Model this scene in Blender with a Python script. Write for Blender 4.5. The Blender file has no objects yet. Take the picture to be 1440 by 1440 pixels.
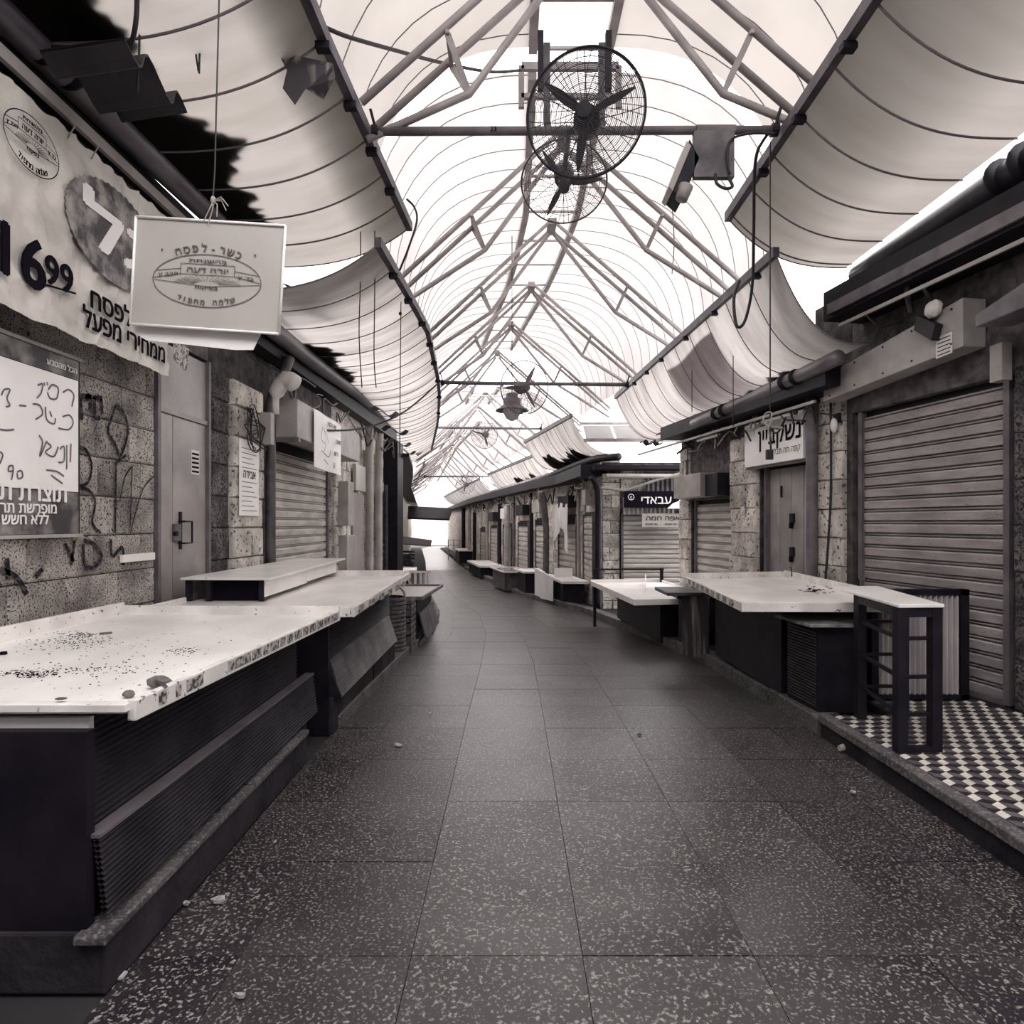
import bpy, math, random
from mathutils import Vector as V, Matrix
random.seed(7)
# ------------------------------------------------------------------ camera, sky, exposure
F, HZ, H = 880.0, 735.0, 1.55          # focal length in pixels of the 1440 frame, horizon row, eye height
scn = bpy.context.scene
COL = scn.collection
cam_data = bpy.data.cameras.new('camera'); cam = bpy.data.objects.new('camera', cam_data); COL.objects.link(cam)
cam.location = (0, 0, H); cam.rotation_euler = (math.pi/2, 0, 0)
cam_data.sensor_width = 36; cam_data.lens = 36*F/1440; cam_data.shift_y = (HZ-720)/1440
cam_data.clip_start = .05; cam_data.clip_end = 300
scn.camera = cam
w = bpy.data.worlds.new('overcast_sky'); scn.world = w; w.use_nodes = True
bg = w.node_tree.nodes['Background']; bg.inputs[0].default_value = (1.0, .965, .975, 1); bg.inputs[1].default_value = 3.6
vs = scn.view_settings
vs.view_transform = 'Standard'; vs.look = 'None'; vs.exposure = 0.78; vs.gamma = 1.0; vs.use_curve_mapping = False
scn.cycles.max_bounces = 8; scn.cycles.diffuse_bounces = 5; scn.cycles.transmission_bounces = 5
scn.cycles.sample_clamp_indirect = 6

# ------------------------------------------------------------------ measuring helpers
def at(px, py, d):                     # point seen at (px,py) standing at distance d
    return V(((px-720)*d/F, d, H-(py-HZ)*d/F))
def onx(px, py, x): return at(px, py, F*x/(px-720))
def onz(px, py, z): return at(px, py, F*(H-z)/(py-HZ))
def interp(t, xs, ys):
    if t <= xs[0]: return ys[0]
    for i in range(len(xs)-1):
        if t <= xs[i+1]:
            a = (t-xs[i])/(xs[i+1]-xs[i]); return ys[i]+a*(ys[i+1]-ys[i])
    return ys[-1]
def gz(d): return interp(d, [5, 8, 10.5, 13, 18, 32, 64], [0, -.11, -.27, -.37, -.53, -.78, -.95])
def rx(d): return interp(d, [0, 9.85, 12.4, 14.8, 20, 23, 32, 60], [.62, .62, .38, -.02, -.85, -1.35, -3.2, -7.6])
def kerbR(d): return interp(d, [0, 7.2, 9.2, 13.2, 18.2, 32.5, 60], [2.25, 2.22, 2.06, 1.6, .06, -2.6, -7])
def kerbL(d): return interp(d, [0, 10.3, 13, 18.2, 38, 60], [-1.31, -1.28, -1.5, -2.4, -5.2, -8.6])

# ------------------------------------------------------------------ materials
def mat(name, c1, c2=None, scale=6, rough=.6, bump=0, metal=0, stretch=(1, 1, 1), lo=.35, hi=.65, spec=.5, fine=None, finecol=None, bscale=None, detail=6, fineamt=(.5, .6), blocks=0):
    m = bpy.data.materials.new(name); m.use_nodes = True
    nt = m.node_tree; N = nt.nodes; L = nt.links
    b = N['Principled BSDF']; b.inputs['Roughness'].default_value = rough; b.inputs['Metallic'].default_value = metal
    b.inputs['Specular IOR Level'].default_value = spec
    c1 = tuple(c1)+(1,)
    if c2 is None and not bump and not fine:
        b.inputs['Base Color'].default_value = c1; return m
    c2 = tuple(c2 or c1[:3])+(1,)
    tc = N.new('ShaderNodeTexCoord'); oi = N.new('ShaderNodeObjectInfo')
    mul = N.new('ShaderNodeVectorMath'); mul.operation = 'SCALE'; mul.inputs[0].default_value = (13.1, 7.7, 5.3); L.new(oi.outputs['Random'], mul.inputs['Scale'])
    add = N.new('ShaderNodeVectorMath'); L.new(tc.outputs['Object'], add.inputs[0]); L.new(mul.outputs[0], add.inputs[1])
    mp = N.new('ShaderNodeMapping'); mp.inputs['Scale'].default_value = stretch; L.new(add.outputs[0], mp.inputs['Vector'])
    n = N.new('ShaderNodeTexNoise'); n.inputs['Scale'].default_value = scale; n.inputs['Detail'].default_value = detail; L.new(mp.outputs[0], n.inputs['Vector'])
    r = N.new('ShaderNodeValToRGB'); r.color_ramp.elements[0].position = lo; r.color_ramp.elements[1].position = hi
    r.color_ramp.elements[0].color = c1; r.color_ramp.elements[1].color = c2
    L.new(n.outputs['Fac'], r.inputs['Fac']); out = r.outputs['Color']
    if fine:
        n2 = N.new('ShaderNodeTexNoise'); n2.inputs['Scale'].default_value = fine; n2.inputs['Detail'].default_value = 3; L.new(mp.outputs[0], n2.inputs['Vector'])
        r2 = N.new('ShaderNodeValToRGB'); r2.color_ramp.elements[0].position = fineamt[0]; r2.color_ramp.elements[1].position = fineamt[1]
        L.new(n2.outputs['Fac'], r2.inputs['Fac'])
        mx = N.new('ShaderNodeMix'); mx.data_type = 'RGBA'; L.new(r2.outputs['Color'], mx.inputs['Factor']); L.new(out, mx.inputs['A']); mx.inputs['B'].default_value = tuple(finecol)+(1,)
        out = mx.outputs['Result']
    if blocks:                         # each piece its own tone
        hs = N.new('ShaderNodeHueSaturation'); mr = N.new('ShaderNodeMapRange'); mr.inputs['To Min'].default_value = 1-blocks; mr.inputs['To Max'].default_value = 1+blocks
        L.new(oi.outputs['Random'], mr.inputs['Value']); L.new(mr.outputs[0], hs.inputs['Value']); L.new(out, hs.inputs['Color']); out = hs.outputs['Color']
    L.new(out, b.inputs['Base Color'])
    if bump:
        bp = N.new('ShaderNodeBump'); bp.inputs['Strength'].default_value = bump; bp.inputs['Distance'].default_value = .02
        n3 = N.new('ShaderNodeTexNoise'); n3.inputs['Scale'].default_value = bscale or scale*4; n3.inputs['Detail'].default_value = 5; L.new(mp.outputs[0], n3.inputs['Vector'])
        L.new(n3.outputs['Fac'], bp.inputs['Height']); L.new(bp.outputs[0], b.inputs['Normal'])
    return m
def canvas(name, c1, c2, trans, scale=1.2, stretch=(1, 1, 1)):
    m = bpy.data.materials.new(name); m.use_nodes = True
    nt = m.node_tree; N = nt.nodes; L = nt.links; N.remove(N['Principled BSDF']); o = N['Material Output']
    tc = N.new('ShaderNodeTexCoord'); mp = N.new('ShaderNodeMapping'); mp.inputs['Scale'].default_value = stretch; L.new(tc.outputs['Object'], mp.inputs['Vector'])
    n = N.new('ShaderNodeTexNoise'); n.inputs['Scale'].default_value = scale; n.inputs['Detail'].default_value = 6; L.new(mp.outputs[0], n.inputs['Vector'])
    r = N.new('ShaderNodeValToRGB'); r.color_ramp.elements[0].position = .3; r.color_ramp.elements[1].position = .6
    r.color_ramp.elements[0].color = tuple(c1)+(1,); r.color_ramp.elements[1].color = tuple(c2)+(1,); L.new(n.outputs['Fac'], r.inputs['Fac'])
    d = N.new('ShaderNodeBsdfDiffuse'); t = N.new('ShaderNodeBsdfTranslucent'); mx = N.new('ShaderNodeMixShader'); mx.inputs[0].default_value = trans
    L.new(r.outputs[0], d.inputs[0]); L.new(r.outputs[0], t.inputs[0]); L.new(d.outputs[0], mx.inputs[1]); L.new(t.outputs[0], mx.inputs[2]); L.new(mx.outputs[0], o.inputs[0])
    return m
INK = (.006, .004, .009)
M = {}
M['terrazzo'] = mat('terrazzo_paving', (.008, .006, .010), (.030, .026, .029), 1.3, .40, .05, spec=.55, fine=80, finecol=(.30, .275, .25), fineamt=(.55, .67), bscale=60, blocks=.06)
M['terrazzo_half_lit'] = mat('half_lit_terrazzo', (.014, .011, .015), (.044, .039, .041), 1.3, .38, .05, spec=.45, fine=80, finecol=(.26, .24, .22), fineamt=(.55, .68), bscale=60, blocks=.06)
M['terrazzo_lit'] = mat('lit_terrazzo', (.020, .017, .019), (.058, .052, .053), 1.3, .36, .04, spec=.45, fine=80, finecol=(.27, .25, .23), fineamt=(.55, .68), bscale=60, blocks=.06)
M['joint'] = mat('joint_dirt', (.012, .010, .013), (.03, .027, .028), 3, .9)
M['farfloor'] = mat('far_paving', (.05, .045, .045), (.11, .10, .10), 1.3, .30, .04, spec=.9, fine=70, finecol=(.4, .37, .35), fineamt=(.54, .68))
M['kerb'] = mat('kerb_stone', (.03, .026, .032), (.10, .09, .092), 3, .75, .35, fine=60, finecol=(.22, .20, .19), fineamt=(.5, .72), bscale=30)
M['kerb_lo'] = mat('dark_kerb_stone', (.010, .008, .013), (.035, .03, .036), 3, .8, .35, bscale=30, spec=.2)
M['block'] = mat('rough_wall_block', (.17, .15, .14), (.46, .42, .38), 3.5, .9, .9, fine=85, finecol=(.02, .016, .024), fineamt=(.53, .62), bscale=60, blocks=.22)
M['stone'] = mat('pale_wall_stone', (.36, .33, .30), (.74, .69, .63), 4, .9, .9, fine=26, finecol=(.06, .05, .055), fineamt=(.58, .66), bscale=22, blocks=.2)
M['darkstone'] = mat('dark_rough_stone', (.03, .026, .03), (.16, .14, .14), 5, .9, .9, fine=45, finecol=(.012, .01, .015), fineamt=(.45, .6), bscale=35, blocks=.2)
M['mortar'] = mat('mortar', (.02, .017, .02), (.09, .08, .078), 8, .95, .4)
M['paint_door'] = mat('grey_door_paint', (.23, .205, .20), (.36, .33, .31), 2.2, .42, .05, spec=.5, fine=70, finecol=(.06, .05, .055), fineamt=(.68, .74))
M['shutter'] = mat('shutter_steel', (.22, .196, .20), (.37, .335, .33), 2.4, .5, .12, spec=.5, stretch=(.6, 1, 4), fine=38, finecol=(.03, .025, .032), fineamt=(.62, .72), bscale=30)
M['shutter_pale'] = mat('pale_shutter_steel', (.38, .345, .32), (.60, .56, .52), 2.4, .5, .1, stretch=(.6, 1, 4), fine=40, finecol=(.08, .07, .07), fineamt=(.62, .72))
M['steel'] = mat('painted_steel', (.085, .072, .085), (.16, .14, .15), 5, .5, .1)
M['steel_pale'] = mat('pale_painted_steel', (.27, .245, .235), (.40, .37, .35), 3, .5, .05)
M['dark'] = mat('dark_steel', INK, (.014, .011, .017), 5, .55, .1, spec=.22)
M['ribbed'] = mat('dark_ribbed_steel', (.010, .008, .013), (.030, .026, .033), 4, .5, .1, metal=.15, spec=.3)
M['ribbed_mid'] = mat('worn_ribbed_steel', (.04, .035, .042), (.13, .115, .12), 5, .5, .15, metal=.2)
M['alu'] = mat('zinc_gutter', (.11, .095, .11), (.22, .20, .21), 5, .45, .1, metal=.3, stretch=(1, .3, 1))
M['truss'] = mat('truss_paint', (.24, .215, .215), (.36, .33, .32), 4, .5)
M['beam'] = mat('edge_beam_paint', (.045, .037, .05), (.10, .086, .10), 6, .55, .1)
M['white'] = mat('white_laminate', (.72, .69, .66), (.90, .87, .84), 2.5, .32, .05, spec=.5, fine=55, finecol=(.30, .27, .25), fineamt=(.66, .78), stretch=(1, .6, 1))
M['white_clean'] = mat('clean_white_sheet', (.80, .77, .75), (.92, .89, .87), 2, .4)
M['rim'] = mat('white_rim', (.60, .57, .54), (.85, .81, .78), 4, .45, .08, fine=30, finecol=(.10, .09, .09), fineamt=(.64, .70))
M['sticker'] = mat('worn_sticker_print', (.04, .035, .04), (.45, .42, .39), 45, .5, 0, lo=.42, hi=.56, detail=3)
M['paper'] = mat('white_paper', (.60, .56, .53), (.74, .70, .67), 5, .8, .15, bscale=5)
M['banner'] = mat('crumpled_banner_vinyl', (.50, .465, .43), (.70, .66, .61), 4, .5, .9, bscale=7, spec=.4)
M['plastic'] = mat('cream_plastic_sheet', (.36, .335, .305), (.42, .39, .36), 2, .4, .1, fine=60, finecol=(.56, .53, .5), fineamt=(.7, .8))
M['ink'] = mat('print_ink', (.006, .004, .009), spec=.06, rough=.8)
M['ink_grey'] = mat('grey_print_ink', (.12, .108, .105), spec=.1)
M['scrawl'] = mat('marker_ink', (.12, .10, .11))
M['spray'] = mat('faded_spray_paint', (.012, .009, .015), (.075, .066, .068), 40, .9, lo=.45, hi=.62, spec=.1)
M['foil'] = mat('dark_crumpled_print', (.02, .016, .022), (.34, .31, .29), 9, .4, .9, lo=.42, hi=.66, bscale=12)
M['photo_print'] = mat('dark_photo_print', (.03, .025, .03), (.36, .33, .31), 6, .5, 0, lo=.45, hi=.72)
M['black'] = mat('black_rubber', (.005, .004, .007))
M['cable'] = mat('cable_rubber', (.012, .010, .015))
M['rope'] = mat('pale_cord', (.40, .37, .34), (.26, .24, .22), 30, .9)
M['tile_w'] = mat('white_cement_tile', (.74, .70, .60), (.58, .54, .48), 14, .5, 0, blocks=.12)
M['tile_g'] = mat('grey_cement_tile', (.13, .115, .125), (.08, .07, .08), 14, .5, 0, blocks=.12)
M['tile_k'] = mat('black_cement_tile', (.010, .008, .013), (.03, .025, .03), 14, .5, 0)
M['corr'] = mat('corrugated_screen_sheet', (.34, .305, .31), (.52, .48, .47), 5, .4, .05, metal=.1, stretch=(1, 1, .3))
M['plaster'] = mat('rough_plaster', (.05, .043, .046), (.15, .13, .13), 10, .9, .8, bscale=50)
M['rust'] = mat('streaked_metal_panel', (.035, .03, .036), (.30, .27, .26), 5, .5, .1, stretch=(3, 3, .25), lo=.5, hi=.68)
M['glass'] = mat('greasy_counter_glass', (.16, .145, .15), (.30, .28, .28), 9, .2, .1, spec=.6)
M['litter_shade'] = mat('leaf_litter_and_roof_shade', (.004, .003, .006), (.02, .016, .02), 30, .95)
M['veg'] = mat('sweet_potato_skin', (.07, .06, .06), (.20, .18, .17), 30, .8, .5)
M['scrap'] = mat('pale_scrap', (.45, .42, .39), (.25, .23, .22), 30, .8)
M['wicker'] = mat('crate_plastic', (.04, .034, .04), (.13, .115, .12), 20, .7)
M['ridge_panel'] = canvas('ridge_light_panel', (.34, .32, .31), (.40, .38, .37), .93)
M['canvas_near'] = canvas('near_canvas', (.13, .119, .110), (.165, .153, .142), .93, .8)  # near canvas coloured darker than the far one, vignetting put into the cloth
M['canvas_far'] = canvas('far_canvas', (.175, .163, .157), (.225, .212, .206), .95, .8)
M['shade_near'] = canvas('near_shade_canvas', (.125, .113, .102), (.155, .143, .132), .93, 1.4, (.6, 3, 1))  # darker than the far shade canvas, with the same vignetting in its colour
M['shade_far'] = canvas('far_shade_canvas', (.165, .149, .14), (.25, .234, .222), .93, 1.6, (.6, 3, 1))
M['cast_shade'] = canvas('cast_shade_sheet', (.16, .14, .15), (.26, .235, .24), .9)
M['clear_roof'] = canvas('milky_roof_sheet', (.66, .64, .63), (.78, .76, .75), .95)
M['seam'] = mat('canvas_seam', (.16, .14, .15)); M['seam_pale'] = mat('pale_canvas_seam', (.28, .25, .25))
M['brightwall'] = mat('sunlit_far_wall', (.30, .28, .27), (.42, .39, .38), 1, .9)

# ------------------------------------------------------------------ mesh builder
class MB:
    def __init__(s): s.v = []; s.f = []; s.m = []
    def add(s, vs, fs, mi=0):
        n = len(s.v); s.v += [V(p) for p in vs]; s.f += [tuple(i+n for i in f) for f in fs]; s.m += [mi]*len(fs); return s
    def hexa(s, b, t, mi=0):
        return s.add(list(b)+list(t), [(3, 2, 1, 0), (4, 5, 6, 7), (0, 1, 5, 4), (1, 2, 6, 5), (2, 3, 7, 6), (3, 0, 4, 7)], mi)
    def box(s, x0, x1, y0, y1, z0, z1, mi=0):
        return s.hexa([(x0, y0, z0), (x1, y0, z0), (x1, y1, z0), (x0, y1, z0)], [(x0, y0, z1), (x1, y0, z1), (x1, y1, z1), (x0, y1, z1)], mi)
    def slab(s, q, th, mi=0):          # 4-sided plate pushed along th
        th = V(th); q = [V(p) for p in q]; return s.hexa(q, [p+th for p in q], mi)
    def prism(s, poly, vec, mi=0):
        n = len(poly); vec = V(vec); p = [V(a) for a in poly]
        return s.add(p+[a+vec for a in p], [tuple(range(n-1, -1, -1)), tuple(range(n, 2*n))]+[(i, (i+1) % n, n+(i+1) % n, n+i) for i in range(n)], mi)
    def beam(s, a, b, w, h, up=(0, 0, 1), mi=0):
        a = V(a); b = V(b); d = (b-a).normalized(); sd = d.cross(V(up))
        if sd.length < 1e-4: sd = d.cross(V((0, 1, 0)))
        sd.normalize(); u = sd.cross(d).normalized(); q = [sd*w/2+u*h/2, -sd*w/2+u*h/2, -sd*w/2-u*h/2, sd*w/2-u*h/2]
        return s.hexa([a+p for p in q], [b+p for p in q], mi)
    def tube(s, pts, r, n=8, closed=False, mi=0):
        pts = [V(p) for p in pts]; m = len(pts); rr = r if isinstance(r, (list, tuple)) else [r]*m
        base = len(s.v); up = None
        for i, p in enumerate(pts):
            a = pts[(i-1) % m] if (closed or i > 0) else p; b = pts[(i+1) % m] if (closed or i < m-1) else p
            d = (b-a); d = d.normalized() if d.length > 1e-9 else V((0, 0, 1))
            if up is None:
                up = V((0, 0, 1)) if abs(d.z) < .9 else V((1, 0, 0))
            sd = d.cross(up)
            if sd.length < 1e-5: sd = d.cross(V((0, 1, .1)))
            sd.normalize(); up = sd.cross(d).normalized()
            for k in range(n):
                t = 2*math.pi*k/n; s.v.append(p+(sd*math.cos(t)+up*math.sin(t))*rr[i])
        cnt = m if closed else m-1
        for i in range(cnt):
            for k in range(n):
                a = base+i*n; b = base+((i+1) % m)*n; s.f.append((a+k, a+(k+1) % n, b+(k+1) % n, b+k)); s.m.append(mi)
        if not closed:
            s.f.append(tuple(base+k for k in range(n-1, -1, -1))); s.m.append(mi)
            s.f.append(tuple(base+(m-1)*n+k for k in range(n))); s.m.append(mi)
        return s
    def grid(s, rows, mi=0):
        n = len(rows[0]); base = len(s.v)
        for r in rows: s.v += [V(p) for p in r]
        for i in range(len(rows)-1):
            for j in range(n-1):
                a = base+i*n+j; s.f.append((a, a+1, a+n+1, a+n)); s.m.append(mi)
        return s
    def lathe(s, prof, o, ax=(0, 0, 1), n=24, mi=0):
        ax = V(ax).normalized(); e = ax.orthogonal().normalized(); g = ax.cross(e); base = len(s.v); o = V(o)
        for r, h in prof:
            for k in range(n):
                t = 2*math.pi*k/n; s.v.append(o+ax*h+(e*math.cos(t)+g*math.sin(t))*r)
        for i in range(len(prof)-1):
            for k in range(n):
                a = base+i*n; s.f.append((a+k, a+(k+1) % n, a+n+(k+1) % n, a+n+k)); s.m.append(mi)
        return s
    def blob(s, c, r, seed=0, n=10, m=7):
        rnd = random.Random(seed); rows = []
        for i in range(m+1):
            ph = math.pi*i/m; row = []
            for k in range(n):
                t = 2*math.pi*k/n; j = 1+(rnd.random()-.5)*.14 if 0 < i < m else 1
                row.append((c[0]+r[0]*math.sin(ph)*math.cos(t)*j, c[1]+r[1]*math.sin(ph)*math.sin(t)*j, c[2]+r[2]*math.cos(ph)*j))
            row.append(row[0]); rows.append(row)
        return s.grid(rows)
    def mesh(s, name, mats, org, smooth=False):
        me = bpy.data.meshes.new(name); me.from_pydata([p-org for p in s.v], [], s.f)
        mats = mats if isinstance(mats, (list, tuple)) else [mats]
        for q in mats: me.materials.append(M[q])
        if len(mats) > 1: me.polygons.foreach_set('material_index', s.m)
        if smooth: me.polygons.foreach_set('use_smooth', [True]*len(s.f))
        me.update(); return me
ORG = {}
def org_of(o):
    while o is not None:
        if o.name in ORG: return ORG[o.name]
        o = o.parent
    return V((0, 0, 0))
def tag(o, label=None, cat=None, group=None, kind=None):
    if label: o['label'] = label
    if cat: o['category'] = cat
    if group: o['group'] = group
    if kind: o['kind'] = kind
    return o
def thing(name, label, cat, loc, group=None, kind=None):
    o = bpy.data.objects.new(name, None); COL.objects.link(o); o.location = loc; ORG[o.name] = V(loc)
    o.empty_display_size = .1
    return tag(o, label, cat, group, kind)
def part(name, mb, mats, parent=None, smooth=False, bevel=0, kind=None, label=None):
    o = bpy.data.objects.new(name, mb.mesh(name, mats, org_of(parent), smooth)); COL.objects.link(o); o.parent = parent
    if bevel:
        b = o.modifiers.new('bevel', 'BEVEL'); b.width = bevel; b.segments = 2; b.limit_method = 'ANGLE'
    if kind: o['kind'] = kind
    if label: o['label'] = label
    return o
def single(name, mb, mats, label, cat, group=None, kind=None, smooth=False, bevel=0):      # a thing that is one mesh
    c = sum(mb.v, V((0, 0, 0)))/len(mb.v); c.z = min(p.z for p in mb.v)
    o = bpy.data.objects.new(name, mb.mesh(name, mats, c, smooth)); COL.objects.link(o); o.location = c; ORG[o.name] = c.copy()
    if bevel:
        b = o.modifiers.new('bevel', 'BEVEL'); b.width = bevel; b.segments = 2; b.limit_method = 'ANGLE'
    return tag(o, label, cat, group, kind)
def struct(name, mb, mats, bevel=0): return part(name, mb, mats, None, False, bevel, 'structure')
def dup(root, loc, label=None, group=None, rz=None, sc=None):
    r = root.copy(); COL.objects.link(r); r.location = loc; ORG[r.name] = V(loc)
    if rz is not None: r.rotation_euler.z = rz
    if sc is not None: r.scale = (sc, sc, sc)
    if label: r['label'] = label
    if group: r['group'] = group
    for ch in list(root.children):
        c = ch.copy(); COL.objects.link(c); c.parent = r
        for g in list(ch.children):
            e = g.copy(); COL.objects.link(e); e.parent = c
    return r
def smooth_path(pts, n=6):
    pts = [V(p) for p in pts]; P = [pts[0]]+pts+[pts[-1]]; out = []
    for i in range(1, len(P)-2):
        a, b, c, d = P[i-1:i+3]
        for k in range(n):
            t = k/n; out.append(.5*((2*b)+(c-a)*t+(2*a-5*b+4*c-d)*t*t+(3*b-a-3*c+d)*t**3))
    return out+[pts[-1]]
# ------------------------------------------------------------------ lettering
_G = {}
from mathutils.geometry import tessellate_polygon
def glyphs(s, bold=0):
    """outline every contour and fill each on its own, so letters drawn from crossing strokes stay solid"""
    if s not in _G:
        cu = bpy.data.curves.new('t', 'FONT'); cu.body = s; cu.size = 1; cu.resolution_u = 3; cu.fill_mode = 'NONE'
        ob = bpy.data.objects.new('t', cu); COL.objects.link(ob); dg = bpy.context.evaluated_depsgraph_get()
        me = bpy.data.meshes.new_from_object(ob.evaluated_get(dg)); vs = [v.co.copy() for v in me.vertices]; nb = {}
        for e in me.edges:
            i, j = e.vertices; nb.setdefault(i, []).append(j); nb.setdefault(j, []).append(i)
        bpy.data.objects.remove(ob); bpy.data.curves.remove(cu); bpy.data.meshes.remove(me)
        seen = set(); loops = []
        for st_ in range(len(vs)):
            if st_ in seen or st_ not in nb: continue
            lp = [st_]; seen.add(st_); cur = min(nb[st_]) if len(nb[st_]) > 1 and min(nb[st_]) == st_+1 else nb[st_][0]
            while cur not in seen:
                seen.add(cur); lp.append(cur); nx = [k for k in nb[cur] if k not in seen]
                if not nx: break
                cur = nx[0]
            if len(lp) > 2:
                if lp[1] != st_+1: lp = [lp[0]]+lp[:0:-1]
                loops.append(lp)
        def area(lp): return sum(vs[lp[i]].x*vs[lp[(i+1) % len(lp)]].y-vs[lp[(i+1) % len(lp)]].x*vs[lp[i]].y for i in range(len(lp)))/2
        def inside(p, lp):
            c = False
            for i in range(len(lp)):
                a, b = vs[lp[i]], vs[lp[(i+1) % len(lp)]]
                if (a.y > p.y) != (b.y > p.y) and p.x < (b.x-a.x)*(p.y-a.y)/(b.y-a.y)+a.x: c = not c
            return c
        out = []
        if loops:
            A = [area(l) for l in loops]; sg_ = 1 if A[max(range(len(A)), key=lambda i: abs(A[i]))] > 0 else -1
            outer = [i for i in range(len(loops)) if A[i]*sg_ > 0]; holes = [i for i in range(len(loops)) if A[i]*sg_ < 0]
            for q_, o_ in enumerate(outer):
                hs_ = [h for h in holes if inside(vs[loops[h][0]], loops[o_]) and abs(A[h]) < abs(A[o_])]
                idx = list(loops[o_])
                for h in hs_: idx += loops[h]
                tris = tessellate_polygon([[vs[k] for k in loops[o_]]]+[[vs[k] for k in loops[h]] for h in hs_])
                out += [tuple(idx[k] for k in t_) for t_ in tris]
        for q_, o_ in enumerate(outer if loops else ()):
            for k in loops[o_]: vs[k].z = q_ % 4
        _G[s] = (vs, out)
    return _G[s]
def he(s): return s[::-1]
def write(mb, s, o, xd, ud, size, align='C', bold=.012, width=None, mi=0):
    """letters laid flat on the surface that holds o, running along xd"""
    vs, fs = glyphs(s, bold)
    if not vs: return mb
    x0 = min(v.x for v in vs); x1 = max(v.x for v in vs); off = {'C': (x0+x1)/2, 'L': x0, 'R': x1}[align]
    sx = width/(x1-x0) if width else size
    xd = V(xd).normalized(); ud = V(ud).normalized(); o = V(o)
    nn = xd.cross(ud)*.00025
    for k, (ox, oy) in enumerate(((0, 0),) if bold < .008 else ((-bold, 0), (bold, 0), (0, bold*.7), (0, -bold*.7))):
        mb.add([o+xd*(v.x-off)*sx+ud*v.y*size+xd*ox*size+ud*oy*size+nn*(k*4+v.z) for v in vs], fs, mi)
    return mb
def write_arc(mb, s, o, xd, ud, a, b, t0, t1, size, bold=.012, up=1):
    xd = V(xd).normalized(); ud = V(ud).normalized()
    for i, ch in enumerate(s):
        t = math.radians(t0+(t1-t0)*(i+.5)/len(s)); p = V(o)+xd*a*math.cos(t)+ud*b*math.sin(t)
        tg = (xd*-a*math.sin(t)+ud*b*math.cos(t)).normalized()*(-1 if up else 1)
        if ch != ' ': write(mb, ch, p, tg, xd.cross(ud).cross(tg), size, 'C', bold)
def stroke(mb, pts, w, nrm, mi=0):     # flat painted stroke
    pts = smooth_path(pts, 5) if len(pts) > 2 else [V(p) for p in pts]; nrm = V(nrm); rows = []
    for i, p in enumerate(pts):
        d = (pts[min(i+1, len(pts)-1)]-pts[max(i-1, 0)]).normalized(); s = d.cross(nrm).normalized()*w/2; rows.append([p-s, p+s])
    mb.grid(rows, mi)
def emblem(parent, o, xd, ud, nrm, a, b, mats, w=.004, arc=True):
    xd = V(xd).normalized(); ud = V(ud).normalized(); o = V(o); e = MB()
    def q(x, y): return o+xd*a*x+ud*b*y
    for sc in (1, ):
        pts = [q(math.cos(t*math.pi/24)*sc, math.sin(t*math.pi/24)*sc) for t in range(49)]
        for i in range(48): stroke(e, [pts[i], pts[i+1]], w, nrm)
    for l in ([(-.95, .3), (-.5, .42), (-.5, .62), (.5, .62), (.5, .42), (.95, .3)], [(-.98, .02), (-.5, .22), (-.5, .42)], [(.5, .42), (.5, .22), (.98, .02)], [(-.5, .22), (.5, .22)], [(-.98, -.05), (0, -.22), (.98, -.05)]):
        for i in range(len(l)-1): stroke(e, [q(*l[i]), q(*l[i+1])], w*.7, nrm)
    for i in range(17):
        t = math.pi*(i+.5)/17; stroke(e, [q(.22*math.cos(t), -.12+.1*math.sin(t)), q(.62*math.cos(t), -.12+.31*math.sin(t))], w*.5, nrm)
    part('emblem_lines', e, mats, parent)
    t = MB()
    write(t, he('בהשגחת'), q(0, .68), xd, ud, b*.2, width=a*.7)
    write(t, he('"יורה דעה"'), q(0, .3), xd, ud, b*.30, width=a*.92)
    write(t, he('בד"ץ'), q(.72, .12), xd-ud*.1, ud, b*.2, width=a*.3); write(t, he('תכב"ץ'), q(-.72, .12), xd+ud*.1, ud, b*.2, width=a*.36)
    write(t, he('בפיקוח'), q(0, -.32), xd, ud, b*.2, width=a*.42)
    write_arc(t, he('שלמה מחפוד'), o, xd, ud, a*.9, b*.92, 232, 308, b*.30, up=0)
    if arc:
        write_arc(t, he('כשר-לפסח'), o, xd, ud, a*.98, b*1.10, 128, 52, b*.42)
        write(t, '•', q(-.86, .98), xd, ud, b*.3); write(t, '•', q(.86, .98), xd, ud, b*.3)
    part('lettering', t, mats, parent)
# ================================================================== THE SETTING
def strip(mb, xa, xb, zf, d0, d1, step, th=.05, mi=0):
    n = max(1, int(round((d1-d0)/step)))
    for i in range(n):
        a = d0+(d1-d0)*i/n; b = d0+(d1-d0)*(i+1)/n
        mb.hexa([(xa(a), a, zf(a)-th), (xb(a), a, zf(a)-th), (xb(b), b, zf(b)-th), (xa(b), b, zf(b)-th)],
                [(xa(a), a, zf(a)), (xb(a), a, zf(a)), (xb(b), b, zf(b)), (xa(b), b, zf(b))], mi)
fl = MB(); strip(fl, lambda d: -14 if d > 14 else -3.4, lambda d: 9 if d > 9 else 4.6, lambda d: gz(d)-.012, -6, 70, 1.0, .1)
floor = struct('floor', fl, 'joint')
rows = [1.0]
while rows[-1] < 30: rows.append(rows[-1]+(.62 if rows[-1] < 13 else 1.0))
fr = [0, .10, .27, .44, .61, .78, .91, 1]
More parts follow.
